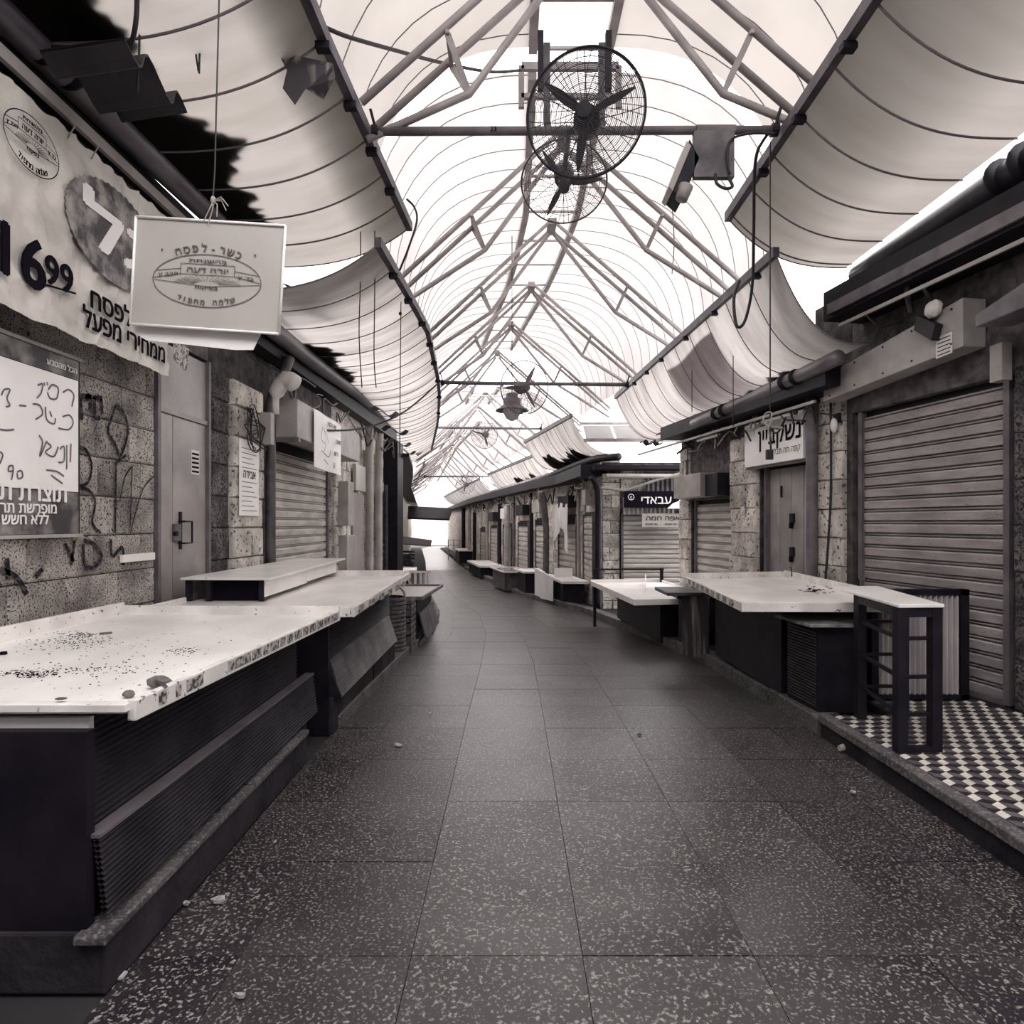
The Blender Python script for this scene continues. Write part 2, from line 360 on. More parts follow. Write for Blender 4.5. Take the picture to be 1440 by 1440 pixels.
for i in range(len(rows)-1):
    for j in range(7):
        a, b = rows[i]+.0015, rows[i+1]-.0015
        def X(d, u): return kerbL(d)-.03+(kerbR(d)-kerbL(d)+.06)*u
        g = .0015; z = random.uniform(-.0015, .0015)
        q = [(X(a, fr[j])+g, a), (X(a, fr[j+1])-g, a), (X(b, fr[j+1])-g, b), (X(b, fr[j])+g, b)]
        s = MB().hexa([(x, y, gz(y)-.011) for x, y in q], [(x, y, gz(y)+z) for x, y in q])
        part('paving_slab', s, ('terrazzo', 'terrazzo_half_lit', 'terrazzo_lit', 'terrazzo_lit', 'terrazzo_lit', 'terrazzo_half_lit', 'terrazzo')[j], floor)   # middle lanes coloured paler to stand in for brighter light on the floor
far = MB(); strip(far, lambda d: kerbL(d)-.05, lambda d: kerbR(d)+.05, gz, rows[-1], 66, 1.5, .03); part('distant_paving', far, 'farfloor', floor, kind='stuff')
# raised pavements behind the kerbs, and the kerb stones
rp = MB(); strip(rp, lambda d: kerbR(d)+.22, lambda d: kerbR(d)+ (2.4 if d < 14 else 1.6), lambda d: gz(d)+.10, 4.56, 60, 1.2, .2)
struct('trim_1', rp, 'kerb_lo')
lp = MB(); strip(lp, lambda d: kerbL(d)-1.75, lambda d: kerbL(d)-.2, lambda d: gz(d)+.10, 4.3, 60, 1.2, .2)
struct('trim_2', lp, 'kerb_lo')
kr = MB(); strip(kr, lambda d: kerbR(d)+.16, lambda d: kerbR(d)+.24, lambda d: gz(d)+.09, 4.56, 60, 1.2, .2); kerb_r = struct('trim_3', kr, 'kerb_lo')
d = 4.58
while d < 31:
    L = random.uniform(.75, 1.0) if d < 14 else 1.7
    zz = random.uniform(-.01, .015); s = MB(); strip(s, kerbR, lambda q: kerbR(q)+.21, lambda q: gz(q)+.12+zz, d+.008, d+L-.008, L, .22)
    part('kerb_stone', s, 'kerb', kerb_r, bevel=.012); d += L
kl = MB(); strip(kl, lambda d: kerbL(d)-.24, lambda d: kerbL(d)-.16, lambda d: gz(d)+.07, 4.6, 60, 1.2, .2); kerb_l = struct('trim_4', kl, 'kerb_lo')
d = 4.7
while d < 26:
    L = random.uniform(.75, 1.0) if d < 14 else 1.9
    s = MB(); strip(s, lambda q: kerbL(q)-.2, kerbL, lambda q: gz(q)+.10, d+.008, d+L-.008, L, .2)
    part('kerb_stone', s, 'kerb', kerb_l, bevel=.012); d += L
# ---- walls
def wallbox(name, pts, z0, z1, th, m='mortar'):          # th>0 : thickness to the left of the walking direction
    mb = MB()
    for i in range(len(pts)-1):
        a = V((pts[i][0], pts[i][1], 0)); b = V((pts[i+1][0], pts[i+1][1], 0)); dd = (b-a).normalized(); n = V((-dd.y, dd.x, 0))*th
        mb.hexa([a+V((0, 0, z0)), b+V((0, 0, z0)), b+n+V((0, 0, z0)), a+n+V((0, 0, z0))], [a+V((0, 0, z1)), b+V((0, 0, z1)), b+n+V((0, 0, z1)), a+n+V((0, 0, z1))])
    return struct(name, mb, m)
def blocks(parent, a, b, z0, z1, course, length, proud, m, side=1, jag=.01, name='wall_block'):
    """stone courses on the wall face a->b, standing proud towards the street (side=+1: right of a->b)"""
    a = V((a[0], a[1], 0)); b = V((b[0], b[1], 0)); Lw = (b-a).length; dd = (b-a).normalized(); n = V((dd.y, -dd.x, 0))*side
    k = 0; z = z0
    while z < z1-.06:
        h = min(course*random.uniform(.96, 1.04) if jag > .012 else course, z1-z); s = 0 if k % 2 else -length/2
        while s < Lw-.01:
            e = s+length*random.uniform(.85, 1.15); s0 = max(s, 0); e0 = min(e, Lw)
            if Lw-e0 < .07: e0 = Lw; e = Lw
            if e0-s0 > .05:
                p = proud+random.uniform(-jag, jag); g = .003
                q0 = a+dd*(s0+g); q1 = a+dd*(e0-g); zb = z+g; zt = z+h-g; f = n*p; bk = -n*.02; c = .012
                mb = MB(); mb.add([q0+bk+V((0, 0, zb)), q1+bk+V((0, 0, zb)), q1+bk+V((0, 0, zt)), q0+bk+V((0, 0, zt)),
                                   q0+f*.7+V((0, 0, zb)), q1+f*.7+V((0, 0, zb)), q1+f*.7+V((0, 0, zt)), q0+f*.7+V((0, 0, zt)),
                                   q0+f+dd*c+V((0, 0, zb+c)), q1+f-dd*c+V((0, 0, zb+c)), q1+f-dd*c+V((0, 0, zt-c)), q0+f+dd*c+V((0, 0, zt-c))],
                                  [(8, 9, 10, 11), (4, 5, 9, 8), (5, 6, 10, 9), (6, 7, 11, 10), (7, 4, 8, 11), (0, 1, 5, 4), (1, 2, 6, 5), (2, 3, 7, 6), (3, 0, 4, 7)])
                part(name, mb, m, parent)
            s = e
        z += h; k += 1
XL = -2.75
dl = lambda px: F*XL/(px-720)
wl = wallbox('wall_left', [(XL-.02, -5), (XL-.02, 4.80)], -.2, 4.1, .35)
blocks(wl, (XL-.02, 1.4), (XL-.02, 4.80), .166, 3.03, .26, .52, .03, 'block', 1, .003)
wl2 = wallbox('wall_left.001', [(XL-.02, 5.70), (XL-.02, 7.12)], -.2, 4.1, .35)
blocks(wl2, (XL-.02, 5.70), (XL-.02, 6.05), 0, 2.95, .30, .36, .04, 'darkstone', 1)
blocks(wl2, (XL-.02, 6.07), (XL-.02, 6.75), 0, 2.95, .30, .70, .09, 'stone', 1)
wl3 = wallbox('wall_left.002', [(XL-.02, 9.6), (XL-.02, 14.1), (-3.35, 18.2), (-4.7, 26), (-6.5, 38), (-9.6, 60)], -1.4, 3.7, .35, 'stone')
blocks(wl3, (XL-.02, 9.6), (XL-.02, 10.5), 0, 2.9, .30, .46, .06, 'stone', 1)
blocks(wl3, (XL-.02, 11.6), (XL-.02, 13.2), -.3, 2.9, .30, .5, .06, 'stone', 1)
blocks(wl3, (-2.9, 15), (-3.33, 18.2), -.5, 2.6, .36, .8, .05, 'stone', 1)
wallbox('wall_left.003', [(XL-.45, 4.7), (XL-.45, 5.8)], -.2, 4.1, .1, 'dark')
wallbox('wall_left.004', [(XL-.45, 7.0), (XL-.45, 9.7)], -.2, 4.1, .1, 'dark')
up = MB(); up.box(XL-.37, XL-.02, 4.80, 5.70, 3.02, 4.1); up.box(XL-.37, XL-.02, 7.12, 9.6, 2.55, 3.8); struct('trim_5', up, 'plaster')
xR = lambda d: 3.7-.157*(d-4.75)
dR = lambda px: 4.4458/((px-720)/F+.157)
RP = lambda d, o=0: (xR(d)-o, d-o*.157)
def rw(name, d0, d1, z0, z1, m='mortar'): return wallbox(name, [(xR(d0), d0), (xR(d1), d1)], z0, z1, -.35, m)
w1 = rw('wall_right', -1, 4.62, -.2, 3.9, 'plaster')
blocks(w1, RP(3.2), RP(4.62), .17, 2.7, .34, .6, .02, 'darkstone', -1)
w2 = rw('wall_right.001', 6.34, 6.93, -.3, 3.9)
blocks(w2, RP(6.42), RP(6.90), -.1, 3.0, .30, .42, .07, 'stone', -1, .02)
w3 = rw('wall_right.002', 8.02, 8.70, -.4, 3.2)
blocks(w3, RP(8.04), RP(8.68), -.2, 2.75, .32, .62, .07, 'stone', -1, .02)
w4 = rw('wall_right.003', 10.02, 10.4, -.5, 3.2)
blocks(w4, RP(10.02), RP(10.38), -.3, 2.75, .32, .36, .05, 'stone', -1, .02)
hb = MB()
for d0, d1, z0 in ((4.62, 6.34, 2.66), (6.93, 8.02, 2.25), (8.70, 10.02, 1.9)):
    hb.slab([(xR(d0), d0, z0), (xR(d1), d1, z0), (xR(d1)+.35, d1, z0), (xR(d0)+.35, d0, z0)], (0, 0, (3.9 if d0 < 6 else 3.2)-z0))
struct('trim_6', hb, 'plaster')
wallbox('wall_right.004', [(xR(10.4), 10.4), (7, 10.5)], -.6, 3.2, -.35)
# building across the side alley
B2 = 13.4
w5 = wallbox('wall_back', [(1.92, B2), (7, B2)], -.9, 2.84, .4)
blocks(w5, (1.93, B2), (2.30, B2), -.4, 2.6, .28, .36, .05, 'stone', 1, .015)
blocks(w5, (2.32, B2), (5.2, B2), 2.22, 2.75, .26, .5, .03, 'stone', 1, .01)
side = [(1.92, 13.4), (1.80, 15.5), (1.0, 18.6), (-.3, 25), (-1.7, 32), (-6.2, 60)]
w6 = wallbox('wall_right.005', side, -1.4, 3.0, -.4, 'stone')
def along(pts, t):
    for i in range(len(pts)-1):
        if pts[i+1][1] >= t or i == len(pts)-2:
            u = (t-pts[i][1])/(pts[i+1][1]-pts[i][1]); return (pts[i][0]+u*(pts[i+1][0]-pts[i][0]), t)
for a, b in ((13.5, 13.9), (15.3, 15.8), (17.3, 18.2), (19.6, 20.4), (22.2, 23.2), (25, 26), (28, 29.2), (31, 32)):
    blocks(w6, along(side, a), along(side, b), -.45-(a-13)*.03, 2.3, .34 if a < 19 else .5, .5 if a < 19 else .9, .05, 'stone', -1, .015)
# closing things far down the alley
eb = MB(); eb.box(-20, -13.2, 62, 63, -1.5, 5); eb.box(-13.2, 4, 72, 73, -1.5, 6); struct('wall_end', eb, 'brightwall')
bw = MB(); bw.box(-3.4, 4.8, -2.6, -2.1, -.2, 5.2); struct('wall_unseen_blocker', bw, 'plaster')  # unseen wall added behind the camera to keep skylight off the foreground
# ================================================================== ROOF
def vault(label, d0, d1, kt, m, halfL=2.15, halfR=2.3, k0=2.95, step=.45):
    t = thing('canvas_vault', label, 'canopy', (rx(d0), d0, H+k0), 'vaulted canvas roof bays over the alley')
    def arc(d, s, off=0):
        c = rx(d); A = halfL if s < 0 else halfR; out = []
        for i in range(13):
            u = i/12*math.pi/2; out.append(V((c+s*(.40+(A+off-.40)*math.sin(u)**.85), d, H+k0+(kt+off-k0)*math.cos(u)**.85)))
        return out
    ds = [d0]
    while ds[-1] < d1-.01: ds.append(min(d1, ds[-1]+1.0))
    for s in (-1, 1): part('canvas_slope', MB().grid([arc(d, s) for d in ds]), m, t, True)
    for s in (-1, 1):
        p = MB()
        for i in range(len(ds)-1): p.beam((rx(ds[i])+s*.40, ds[i], H+kt-.02), (rx(ds[i+1])+s*.40, ds[i+1], H+kt-.02), .09, .12)
        part('ridge_rail', p, 'truss', t)
    for i in range(len(ds)-1):
        a, b = ds[i]+.01, ds[i+1]-.01; q = MB().grid([[(rx(a)-.36, a, H+kt), (rx(a)+.36, a, H+kt)], [(rx(b)-.36, b, H+kt), (rx(b)+.36, b, H+kt)]])
        part('ridge_panel', q, 'ridge_panel', t)
        part('ridge_panel_bar', MB().beam((rx(b)-.36, b, H+kt-.02), (rx(b)+.36, b, H+kt-.02), .03, .03), 'truss', t)
    d = d0+.02
    while d < min(d1, 30):
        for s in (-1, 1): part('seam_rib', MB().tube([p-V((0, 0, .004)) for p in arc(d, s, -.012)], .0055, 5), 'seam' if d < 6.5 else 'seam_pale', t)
        d += step
    e = MB()                                             # frame closing the ridge at the near end
    for y in (d0-.05, ):
        e.beam((rx(d0)-.52, y, H+kt+.02), (rx(d0)+.52, y, H+kt+.02), .05, .08); e.beam((rx(d0)-.52, y, H+kt-.30), (rx(d0)+.52, y, H+kt-.30), .05, .05)
        for s in (-1, 1): e.beam((rx(d0)+s*.52, y, H+kt+.02), (rx(d0)+s*.52, y, H+kt-.42), .06, .05)
    part('ridge_end_frame', e, 'truss', t)
    return t
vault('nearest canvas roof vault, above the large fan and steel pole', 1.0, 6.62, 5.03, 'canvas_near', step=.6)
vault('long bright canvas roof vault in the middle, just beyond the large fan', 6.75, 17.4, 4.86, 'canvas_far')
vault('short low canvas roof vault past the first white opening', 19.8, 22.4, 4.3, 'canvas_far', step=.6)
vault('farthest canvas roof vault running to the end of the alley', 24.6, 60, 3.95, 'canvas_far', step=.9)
def truss(kt, AL=2.2, AR=2.32, fz=(2.62, 2.62)):
    t = thing('roof_truss', 'pale steel roof truss', 'truss', (0, 0, 0), 'steel roof trusses over the alley')
    o = V((0, 0, 0))
    for s, A, kf in ((-1, AL, fz[0]), (1, AR, fz[1])):
        apex = V((0, 0, H+kt)); foot = V((s*A, 0, H+kf)); hm = V((s*(1.1 if s < 0 else 1.16), 0, H+3.64)); kink = hm+V((-s*.15, 0, -.33))
        fh = apex.lerp(foot, 1)+V((0, 0, .05))
        for y in (-.17, .17): part('top_chord', MB().tube([apex+V((s*.03, y, 0)), fh+V((0, y, 0))], .030, 8), 'truss', t, True)
        part('bottom_chord', MB().tube([apex+V((s*.04, 0, -.12)), kink, foot-V((0, 0, .12))], .030, 8), 'truss', t, True)
        up_ = hm
        for y in (-.17, .17): part('strut', MB().beam(up_+V((0, y, 0)), kink, .045, .02, (0, 1, 0)), 'truss', t)
        part('spacer', MB().beam(up_+V((0, -.2, 0)), up_+V((0, .2, 0)), .03, .03), 'truss', t)
    part('apex_plate', MB().box(-.07, .07, -.2, .2, H+kt-.05, H+kt+.04), 'truss', t)
    return t
tr1 = truss(4.66, 1.74, 1.75, (3.08, 3.12)); tr0 = truss(4.66)
TD = [(4.83, 'just above the nearest steel pole'), (7.6, 'right behind the large fan'), (9.85, 'first with its apex clear below the fans'), (12.4, 'fourth from the near end'), (14.8, 'fifth from the near end, over the second pole'), (17.2, 'at the far end of the long middle vault'),
      (19.9, 'framing the first white opening'), (22.3, 'between the two white openings'), (24.7, 'framing the second white opening'), (27.5, 'just beyond the second white opening'), (30.5, 'third last but two in the distance'), (34, 'small and far down the alley'), (38, 'second last in the far haze of struts'), (43, 'last of all down the alley')]
for i, (d, where) in enumerate(TD):
    dz = 0 if d < 18 else (-.52 if d < 23 else -.85)
    o = tr1 if i == 0 else tr0 if i == 1 else dup(tr0, (0, 0, 0)); o.location = (rx(d), d, dz); ORG[o.name] = V(o.location)
    o['label'] = 'pale steel roof truss '+where
# edge beams with their hanging shade canvases
def seg_x(pts): return lambda d: interp(d, [p[0] for p in pts], [p[1] for p in pts])
def side_shade(label, beam_label, d0, d1, xb, kb, xg, kg, m, step, n_cl=0, litter=None, rail=True, group='shade canvases along the alley'):
    t = thing('shade_canvas', label, 'shade canvas', (xb(d0), d0, H+kb), group)
    def cs(d, off=0, u0=0, u1=1):
        out = []
        for i in range(17):
            u = u0+(u1-u0)*i/16; v = 1-(1-u)**2.8; out.append(V((xb(d)+(xg(d)-xb(d))*u, d, H+kb-(kb-kg)*v+off)))
        return out
    ds = [d0+(d1-d0)*i/max(4, int((d1-d0)/.5)) for i in range(max(4, int((d1-d0)/.5))+1)]
    part('canvas', MB().grid([cs(d) for d in ds]), m, t, True)
    d = d0+.01
    while d < d1: part('seam_rib', MB().tube(cs(d, -.008), .008 if m == 'shade_near' else .006, 5), 'seam', t, True); d += step
    part('seam_rib', MB().tube(cs(d1, -.006), .007, 5), 'seam', t, True)
    if litter:                                            # dirt, leaves and the next roof's shade, drawn as one dark sheet
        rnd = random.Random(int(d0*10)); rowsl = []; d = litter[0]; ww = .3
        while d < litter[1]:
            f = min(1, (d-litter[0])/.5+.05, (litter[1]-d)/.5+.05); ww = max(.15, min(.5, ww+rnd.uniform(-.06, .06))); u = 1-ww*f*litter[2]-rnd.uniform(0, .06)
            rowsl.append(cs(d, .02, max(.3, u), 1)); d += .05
        part('leaf_litter_and_roof_shade', MB().grid(rowsl), 'litter_shade', t, kind='stuff')
    b = MB()
    nb = max(2, int((d1-d0)/1.2))
    for i in range(nb):
        a = d0+(d1-d0)*i/nb; c = d0+(d1-d0)*(i+1)/nb+.01
        b.beam((xb(a), a, H+kb+.01), (xb(c), c, H+kb+.01), .06, .09)
    be = single('edge_beam', b, 'beam', beam_label, 'beam', 'edge beams of the shade canvases')
    return t, be
xb1 = seg_x([(0, -1.24), (3.6, -1.19), (6.4, -1.05)])
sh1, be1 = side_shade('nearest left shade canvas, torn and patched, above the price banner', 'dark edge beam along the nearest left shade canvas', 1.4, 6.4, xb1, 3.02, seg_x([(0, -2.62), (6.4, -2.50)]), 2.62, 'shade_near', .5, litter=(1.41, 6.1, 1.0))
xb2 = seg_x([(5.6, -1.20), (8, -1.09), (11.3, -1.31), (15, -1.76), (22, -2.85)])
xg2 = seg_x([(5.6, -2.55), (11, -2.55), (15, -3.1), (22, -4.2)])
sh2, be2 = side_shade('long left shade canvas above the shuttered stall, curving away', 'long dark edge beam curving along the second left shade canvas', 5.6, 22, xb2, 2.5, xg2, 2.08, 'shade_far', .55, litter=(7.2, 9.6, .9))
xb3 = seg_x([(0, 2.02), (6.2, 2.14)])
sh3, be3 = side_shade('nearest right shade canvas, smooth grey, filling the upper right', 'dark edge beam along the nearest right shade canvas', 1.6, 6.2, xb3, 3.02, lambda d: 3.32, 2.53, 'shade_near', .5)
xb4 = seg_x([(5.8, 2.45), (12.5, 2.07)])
sh4, be4 = side_shade('second right shade canvas, with painted shade over part of it, above the door sign', 'dark edge beam along the second right shade canvas', 5.8, 12.5, xb4, 2.5, seg_x([(5.8, 3.30), (12.5, 2.95)]), 1.66, 'shade_far', .6, litter=(6.6, 11.8, .8))
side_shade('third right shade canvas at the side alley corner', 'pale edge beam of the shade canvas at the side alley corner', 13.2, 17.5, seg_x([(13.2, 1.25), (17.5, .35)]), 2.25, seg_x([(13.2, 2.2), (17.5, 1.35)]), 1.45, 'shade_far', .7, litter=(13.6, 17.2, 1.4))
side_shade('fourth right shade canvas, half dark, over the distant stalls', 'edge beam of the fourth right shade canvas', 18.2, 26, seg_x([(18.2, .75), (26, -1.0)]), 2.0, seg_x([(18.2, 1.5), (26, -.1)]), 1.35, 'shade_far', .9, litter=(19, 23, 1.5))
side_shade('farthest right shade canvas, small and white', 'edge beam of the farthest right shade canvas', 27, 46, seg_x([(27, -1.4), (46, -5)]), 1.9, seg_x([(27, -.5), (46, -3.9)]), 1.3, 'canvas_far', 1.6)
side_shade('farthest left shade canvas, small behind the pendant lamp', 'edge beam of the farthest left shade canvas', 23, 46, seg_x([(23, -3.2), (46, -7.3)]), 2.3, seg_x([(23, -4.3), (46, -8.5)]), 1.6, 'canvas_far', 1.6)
# a dark sheet over the second right canvas, painting in soft shade
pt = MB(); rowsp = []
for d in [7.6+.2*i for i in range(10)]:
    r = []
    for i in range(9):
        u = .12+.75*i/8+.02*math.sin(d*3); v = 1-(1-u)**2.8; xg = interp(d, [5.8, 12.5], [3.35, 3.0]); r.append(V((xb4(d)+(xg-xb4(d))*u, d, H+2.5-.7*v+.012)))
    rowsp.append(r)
single('cast_shade_patch', MB().grid(rowsp), 'cast_shade', 'dark translucent sheet standing in for shade on the second right shade canvas', 'patch')
# side alley roof
side_roof = thing('translucent_roof', 'white translucent roof panels over the side alley', 'roof', (2, 13.5, 3.15))
for i in range(5):
    x = 1.5+i*.62; part('roof_panel', MB().grid([[(x, 12.7, 3.26), (x+.58, 12.7, 3.26)], [(x, 13.3, 3.62), (x+.58, 13.3, 3.62)]]), 'clear_roof', side_roof)
part('frame', MB().beam((1.45, 12.68, 3.22), (4.7, 12.68, 3.22), .05, .07).beam((1.45, 13.32, 3.66), (4.7, 13.32, 3.66), .05, .05), 'truss', side_roof)

# torn canvas flaps under the near left shade
def flap(pts, label, d):
    q = [at(x, y, d+dy) for x, y, dy in pts]; return single('torn_canvas_flap', MB().prism(q, (0, -.006, 0)), 'rust', label, 'flap', 'torn flaps on the near left shade canvas')
flap([(385, 62, 0), (400, 75, .05), (432, 85, .05), (468, 90, 0), (472, 110, -.1), (455, 140, 0), (430, 125, 0), (415, 148, 0), (398, 125, 0), (404, 100, 0)], 'large torn flap hanging from the near left shade canvas', 3.85)
flap([(378, 248, 0), (395, 252, 0), (410, 246, 0), (400, 264, 0), (392, 262, 0)], 'small torn scrap left of the two below the large tear', 5.2)
flap([(428, 268, 0), (448, 250, 0), (462, 246, 0), (446, 262, 0)], 'small torn scrap right of the two below the large tear', 5.3)

# ---- tie poles
def pole(name, a, b, r, label):
    t = thing(name, label, 'pole', a, 'horizontal steel poles across the alley'); a = V(a); b = V(b)
    part('tube', MB().tube([a, b], r, 16), 'steel', t, True)
    for e, s in ((a, 1), (b, -1)): part('end_clamp', MB().tube([e+V((s*.0, 0, 0)), e+V((s*.05, 0, 0))], r*1.5, 12).tube([e+V((s*.03, -.03, .02)), e+V((s*.0, -.05, .14))], .012, 6), 'dark', t)
    return t
p1 = pole('tie_pole', at(523, 185, 4.83), at(1094, 183, 4.83), .032, 'nearest horizontal steel pole, carrying the large fan and the bracket box')
n23 = MB(); write(n23, '23', at(694, 188, 4.83)+V((0, -.034, 0)), (1, 0, 0), (0, 0, 1), .05); part('lettering', n23, 'ink', p1)
pole('tie_pole', at(620, 538, 9.9), at(884, 541, 9.9), .03, 'second horizontal steel pole, behind the mid-distance fan')
pole('tie_pole', at(608, 601, 17.5), at(762, 603, 17.5), .035, 'third horizontal steel pole, behind the third fan')
pole('tie_pole', at(596, 670, 27), at(716, 670, 27), .04, 'farthest horizontal steel pole, behind the smallest fan')

# ---- gutters, eaves and soffits
def gutter(name, pts, r, label, joints=(), m='alu', cat='gutter'):
    t = thing(name, label, cat, pts[0], None); P = smooth_path(pts, 4)
    part('channel', MB().tube(P, r, 14), m, t, True)
    for j in joints:
        p = V(pts[0]).lerp(V(pts[-1]), j); dd = (V(pts[-1])-V(pts[0])).normalized()
        for o in (-.10, .10): part('strap', MB().tube([p+dd*(o-.012), p+dd*(o+.012)], r*1.13, 14), 'dark', t, True)
    return t
gutter('gutter', [(-2.62, -1, H+2.62), (-2.62, 3, H+2.62), (-2.52, 6.3, H+2.62)], .10, 'near left gutter of ribbed grey metal above the price banner', (.62,))
gutter('gutter', [(-2.5, 5.6, H+2.02), (-2.5, 8, H+2.03), (-2.55, 11, H+2.12), (-2.9, 15, H+2.1), (-4.1, 22, H+1.95)], .095, 'second left gutter pipe above the shuttered stall', (.17, .28))
gutter('gutter', [(3.52, -1, H+2.42), (3.50, 4, H+2.42), (3.42, 6.15, H+2.42)], .12, 'near right gutter, thick dark round pipe with two straps', (.74,), 'ribbed')
gutter('gutter', [(3.08, 5.9, H+1.56), (2.9, 7.5, H+1.5), (2.62, 9.0, H+1.42)], .075, 'second right gutter pipe above the door sign', (.25, .75))
gutter('gutter', [(2.2, 12.9, H+1.36), (1.75, 14, H+1.40), (1.25, 16.8, H+1.36), (-.1, 24, H+1.2)], .08, 'third right gutter pipe bending round the corner building', (.2,), 'ribbed')
def bar(name, a, b, wd, ht, m, label, cat='strip', group=None): return single(name, MB().beam(a, b, wd, ht), m, label, cat, group)
bar('banner_rail', (-2.55, -.5, H+2.36), (-2.55, 5.6, H+2.34), .03, .07, 'steel_pale', 'pale rail the price banner is tied to', 'rail')
bar('gutter_edge', (-2.46, -.5, H+2.72), (-2.40, 6.2, H+2.72), .02, .04, 'steel_pale', 'thin pale lip above the near left gutter', 'strip')
bar('gutter_edge', (-2.38, 5.6, H+2.13), (-2.42, 10.8, H+2.22), .03, .03, 'steel_pale', 'thin pale lip above the second left gutter', 'strip')
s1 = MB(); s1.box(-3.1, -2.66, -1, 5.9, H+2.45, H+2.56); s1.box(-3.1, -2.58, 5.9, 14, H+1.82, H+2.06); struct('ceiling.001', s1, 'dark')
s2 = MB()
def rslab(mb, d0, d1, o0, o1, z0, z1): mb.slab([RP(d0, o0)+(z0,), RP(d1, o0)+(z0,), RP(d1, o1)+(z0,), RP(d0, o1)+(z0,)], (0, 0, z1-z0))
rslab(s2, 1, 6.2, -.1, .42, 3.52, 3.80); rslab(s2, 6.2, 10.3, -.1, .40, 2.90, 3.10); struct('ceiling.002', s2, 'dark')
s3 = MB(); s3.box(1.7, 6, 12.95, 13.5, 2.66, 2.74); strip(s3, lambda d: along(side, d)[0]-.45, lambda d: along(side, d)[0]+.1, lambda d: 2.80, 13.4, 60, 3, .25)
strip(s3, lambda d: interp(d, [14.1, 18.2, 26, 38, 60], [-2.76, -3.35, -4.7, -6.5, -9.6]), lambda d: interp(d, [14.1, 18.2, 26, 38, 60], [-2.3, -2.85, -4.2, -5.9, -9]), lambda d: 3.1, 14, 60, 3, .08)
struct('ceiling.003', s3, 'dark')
def rbar(name, d0, d1, o, z, wd, ht, m, label, cat='strip'):
    return single(name, MB().beam(RP(d0, o)+(z,), RP(d1, o)+(z,), wd, ht), m, label, cat)
rbar('eave_trim', 2.5, 6.1, .44, 3.60, .03, .10, 'steel', 'pale folded trim below the near right gutter')
rbar('eave_trim', 2.5, 6.0, .40, 3.42, .02, .03, 'steel_pale', 'thin pale rail under the near right eave', 'rail')
rbar('conduit', 6.3, 10.6, .34, 2.93, .035, .05, 'steel_pale', 'upper pale conduit along the eave right of the side alley', 'conduit')
rbar('conduit', 6.5, 11.6, .30, 2.80, .03, .03, 'steel_pale', 'lower pale conduit along the eave right of the side alley', 'conduit')
for a, b, zz, lab in ((6.9, 7.6, 2.76, 'short fluorescent tube under the eave nearest the door sign'), (8.6, 9.3, 2.76, 'short fluorescent tube under the eave above the narrow shutter')):
    t = thing('tube_lamp', lab, 'lamp', RP(a, .25)+(zz,)); part('tube', MB().tube([RP(a, .25)+(zz,), RP(b, .25)+(zz,)], .022, 10), 'white', t, True)
    for q in (a, b-.03): part('end_cap', MB().tube([RP(q, .25)+(zz,), RP(q+.03, .25)+(zz,)], .027, 10), 'steel', t)
cdt = MB().tube([(1.95, B2-.42, 2.52), (5.2, B2-.42, 2.50)], .05, 10); single('conduit', cdt, 'steel_pale', 'pale pipe along the eave of the building across the side alley', 'pipe')
single('conduit', MB().tube([at(845, 686, 13.1), at(880, 690, 13.1), at(920, 676, 13), at(965, 664, 12.9)], .03, 8), 'rope', 'pale slanting pole above the black shop sign', 'pole')
# dark cross roof at the far end
single('cross_roof', MB().slab([(-10.5, 44, 1.9), (-4.4, 44, 1.7), (-4.4, 46, 2.5), (-10.5, 46, 2.8)], (0, 0, .12)), 'dark', 'dark low roof crossing the far end of the alley', 'roof')
# corrugated roofing sheet ends poking over the gutters
def corr_sheet(o, xd, yd, W_, Lg, n=4, amp=.045, m='dark', label='', group='corrugated roof sheet ends over the gutters', cat='roof sheet', name='roof_sheet', th=.012):
    o = V(o); xd = V(xd).normalized(); yd = V(yd).normalized(); nn = xd.cross(yd).normalized(); mb = MB(); N = n*8; ra = []; rb = []
    for i in range(N+1):
        h = amp*math.sin(2*math.pi*n*i/N); p = o+xd*W_*i/N+nn*h; ra.append(p); rb.append(p+yd*Lg)
    tp = [p+nn*th for p in ra]; tb = [p+nn*th for p in rb]
    mb.grid([ra, rb, tb, tp, ra]); return single(name, mb, m, label, cat, group, smooth=False)
corr_sheet(at(55, 70, 3.05), at(165, 165, 3.9)-at(55, 70, 3.05), (1, 0, .15), .95, .42, 2, .07, 'ribbed', 'wavy dark roof sheet end at the upper left, nearest the camera')
corr_sheet(at(396, 398, 5.9), at(440, 412, 6.3)-at(396, 398, 5.9), (.3, 1, -.1), .36, .5, 1, .05, 'ribbed', 'dark roof sheet end behind the hanging sign')
for px, py, d, lab in ((517, 578, 9.6, 'wavy pale roof sheet end above the left poster'), (536, 604, 11, 'dark wavy roof sheet end second above the left shops'), (545, 622, 12.6, 'pale roof sheet end third above the left shops'), (556, 634, 14.5, 'farthest roof sheet end on the left eave')):
    corr_sheet(at(px, py, d), (1, .15, 0), (0, 1, .05), .42, .35, 1, .07, 'ribbed_mid' if 'pale' in lab else 'dark', lab)
for px, py, d, lab in ((905, 622, 11.2, 'wavy roof sheet end left of the two at the side alley'), (930, 610, 10.8, 'wavy roof sheet end right of the two at the side alley')):
    corr_sheet(at(px, py, d), (1, .1, 0), (0, 1, .05), .36, .4, 2, .04, 'dark', lab)
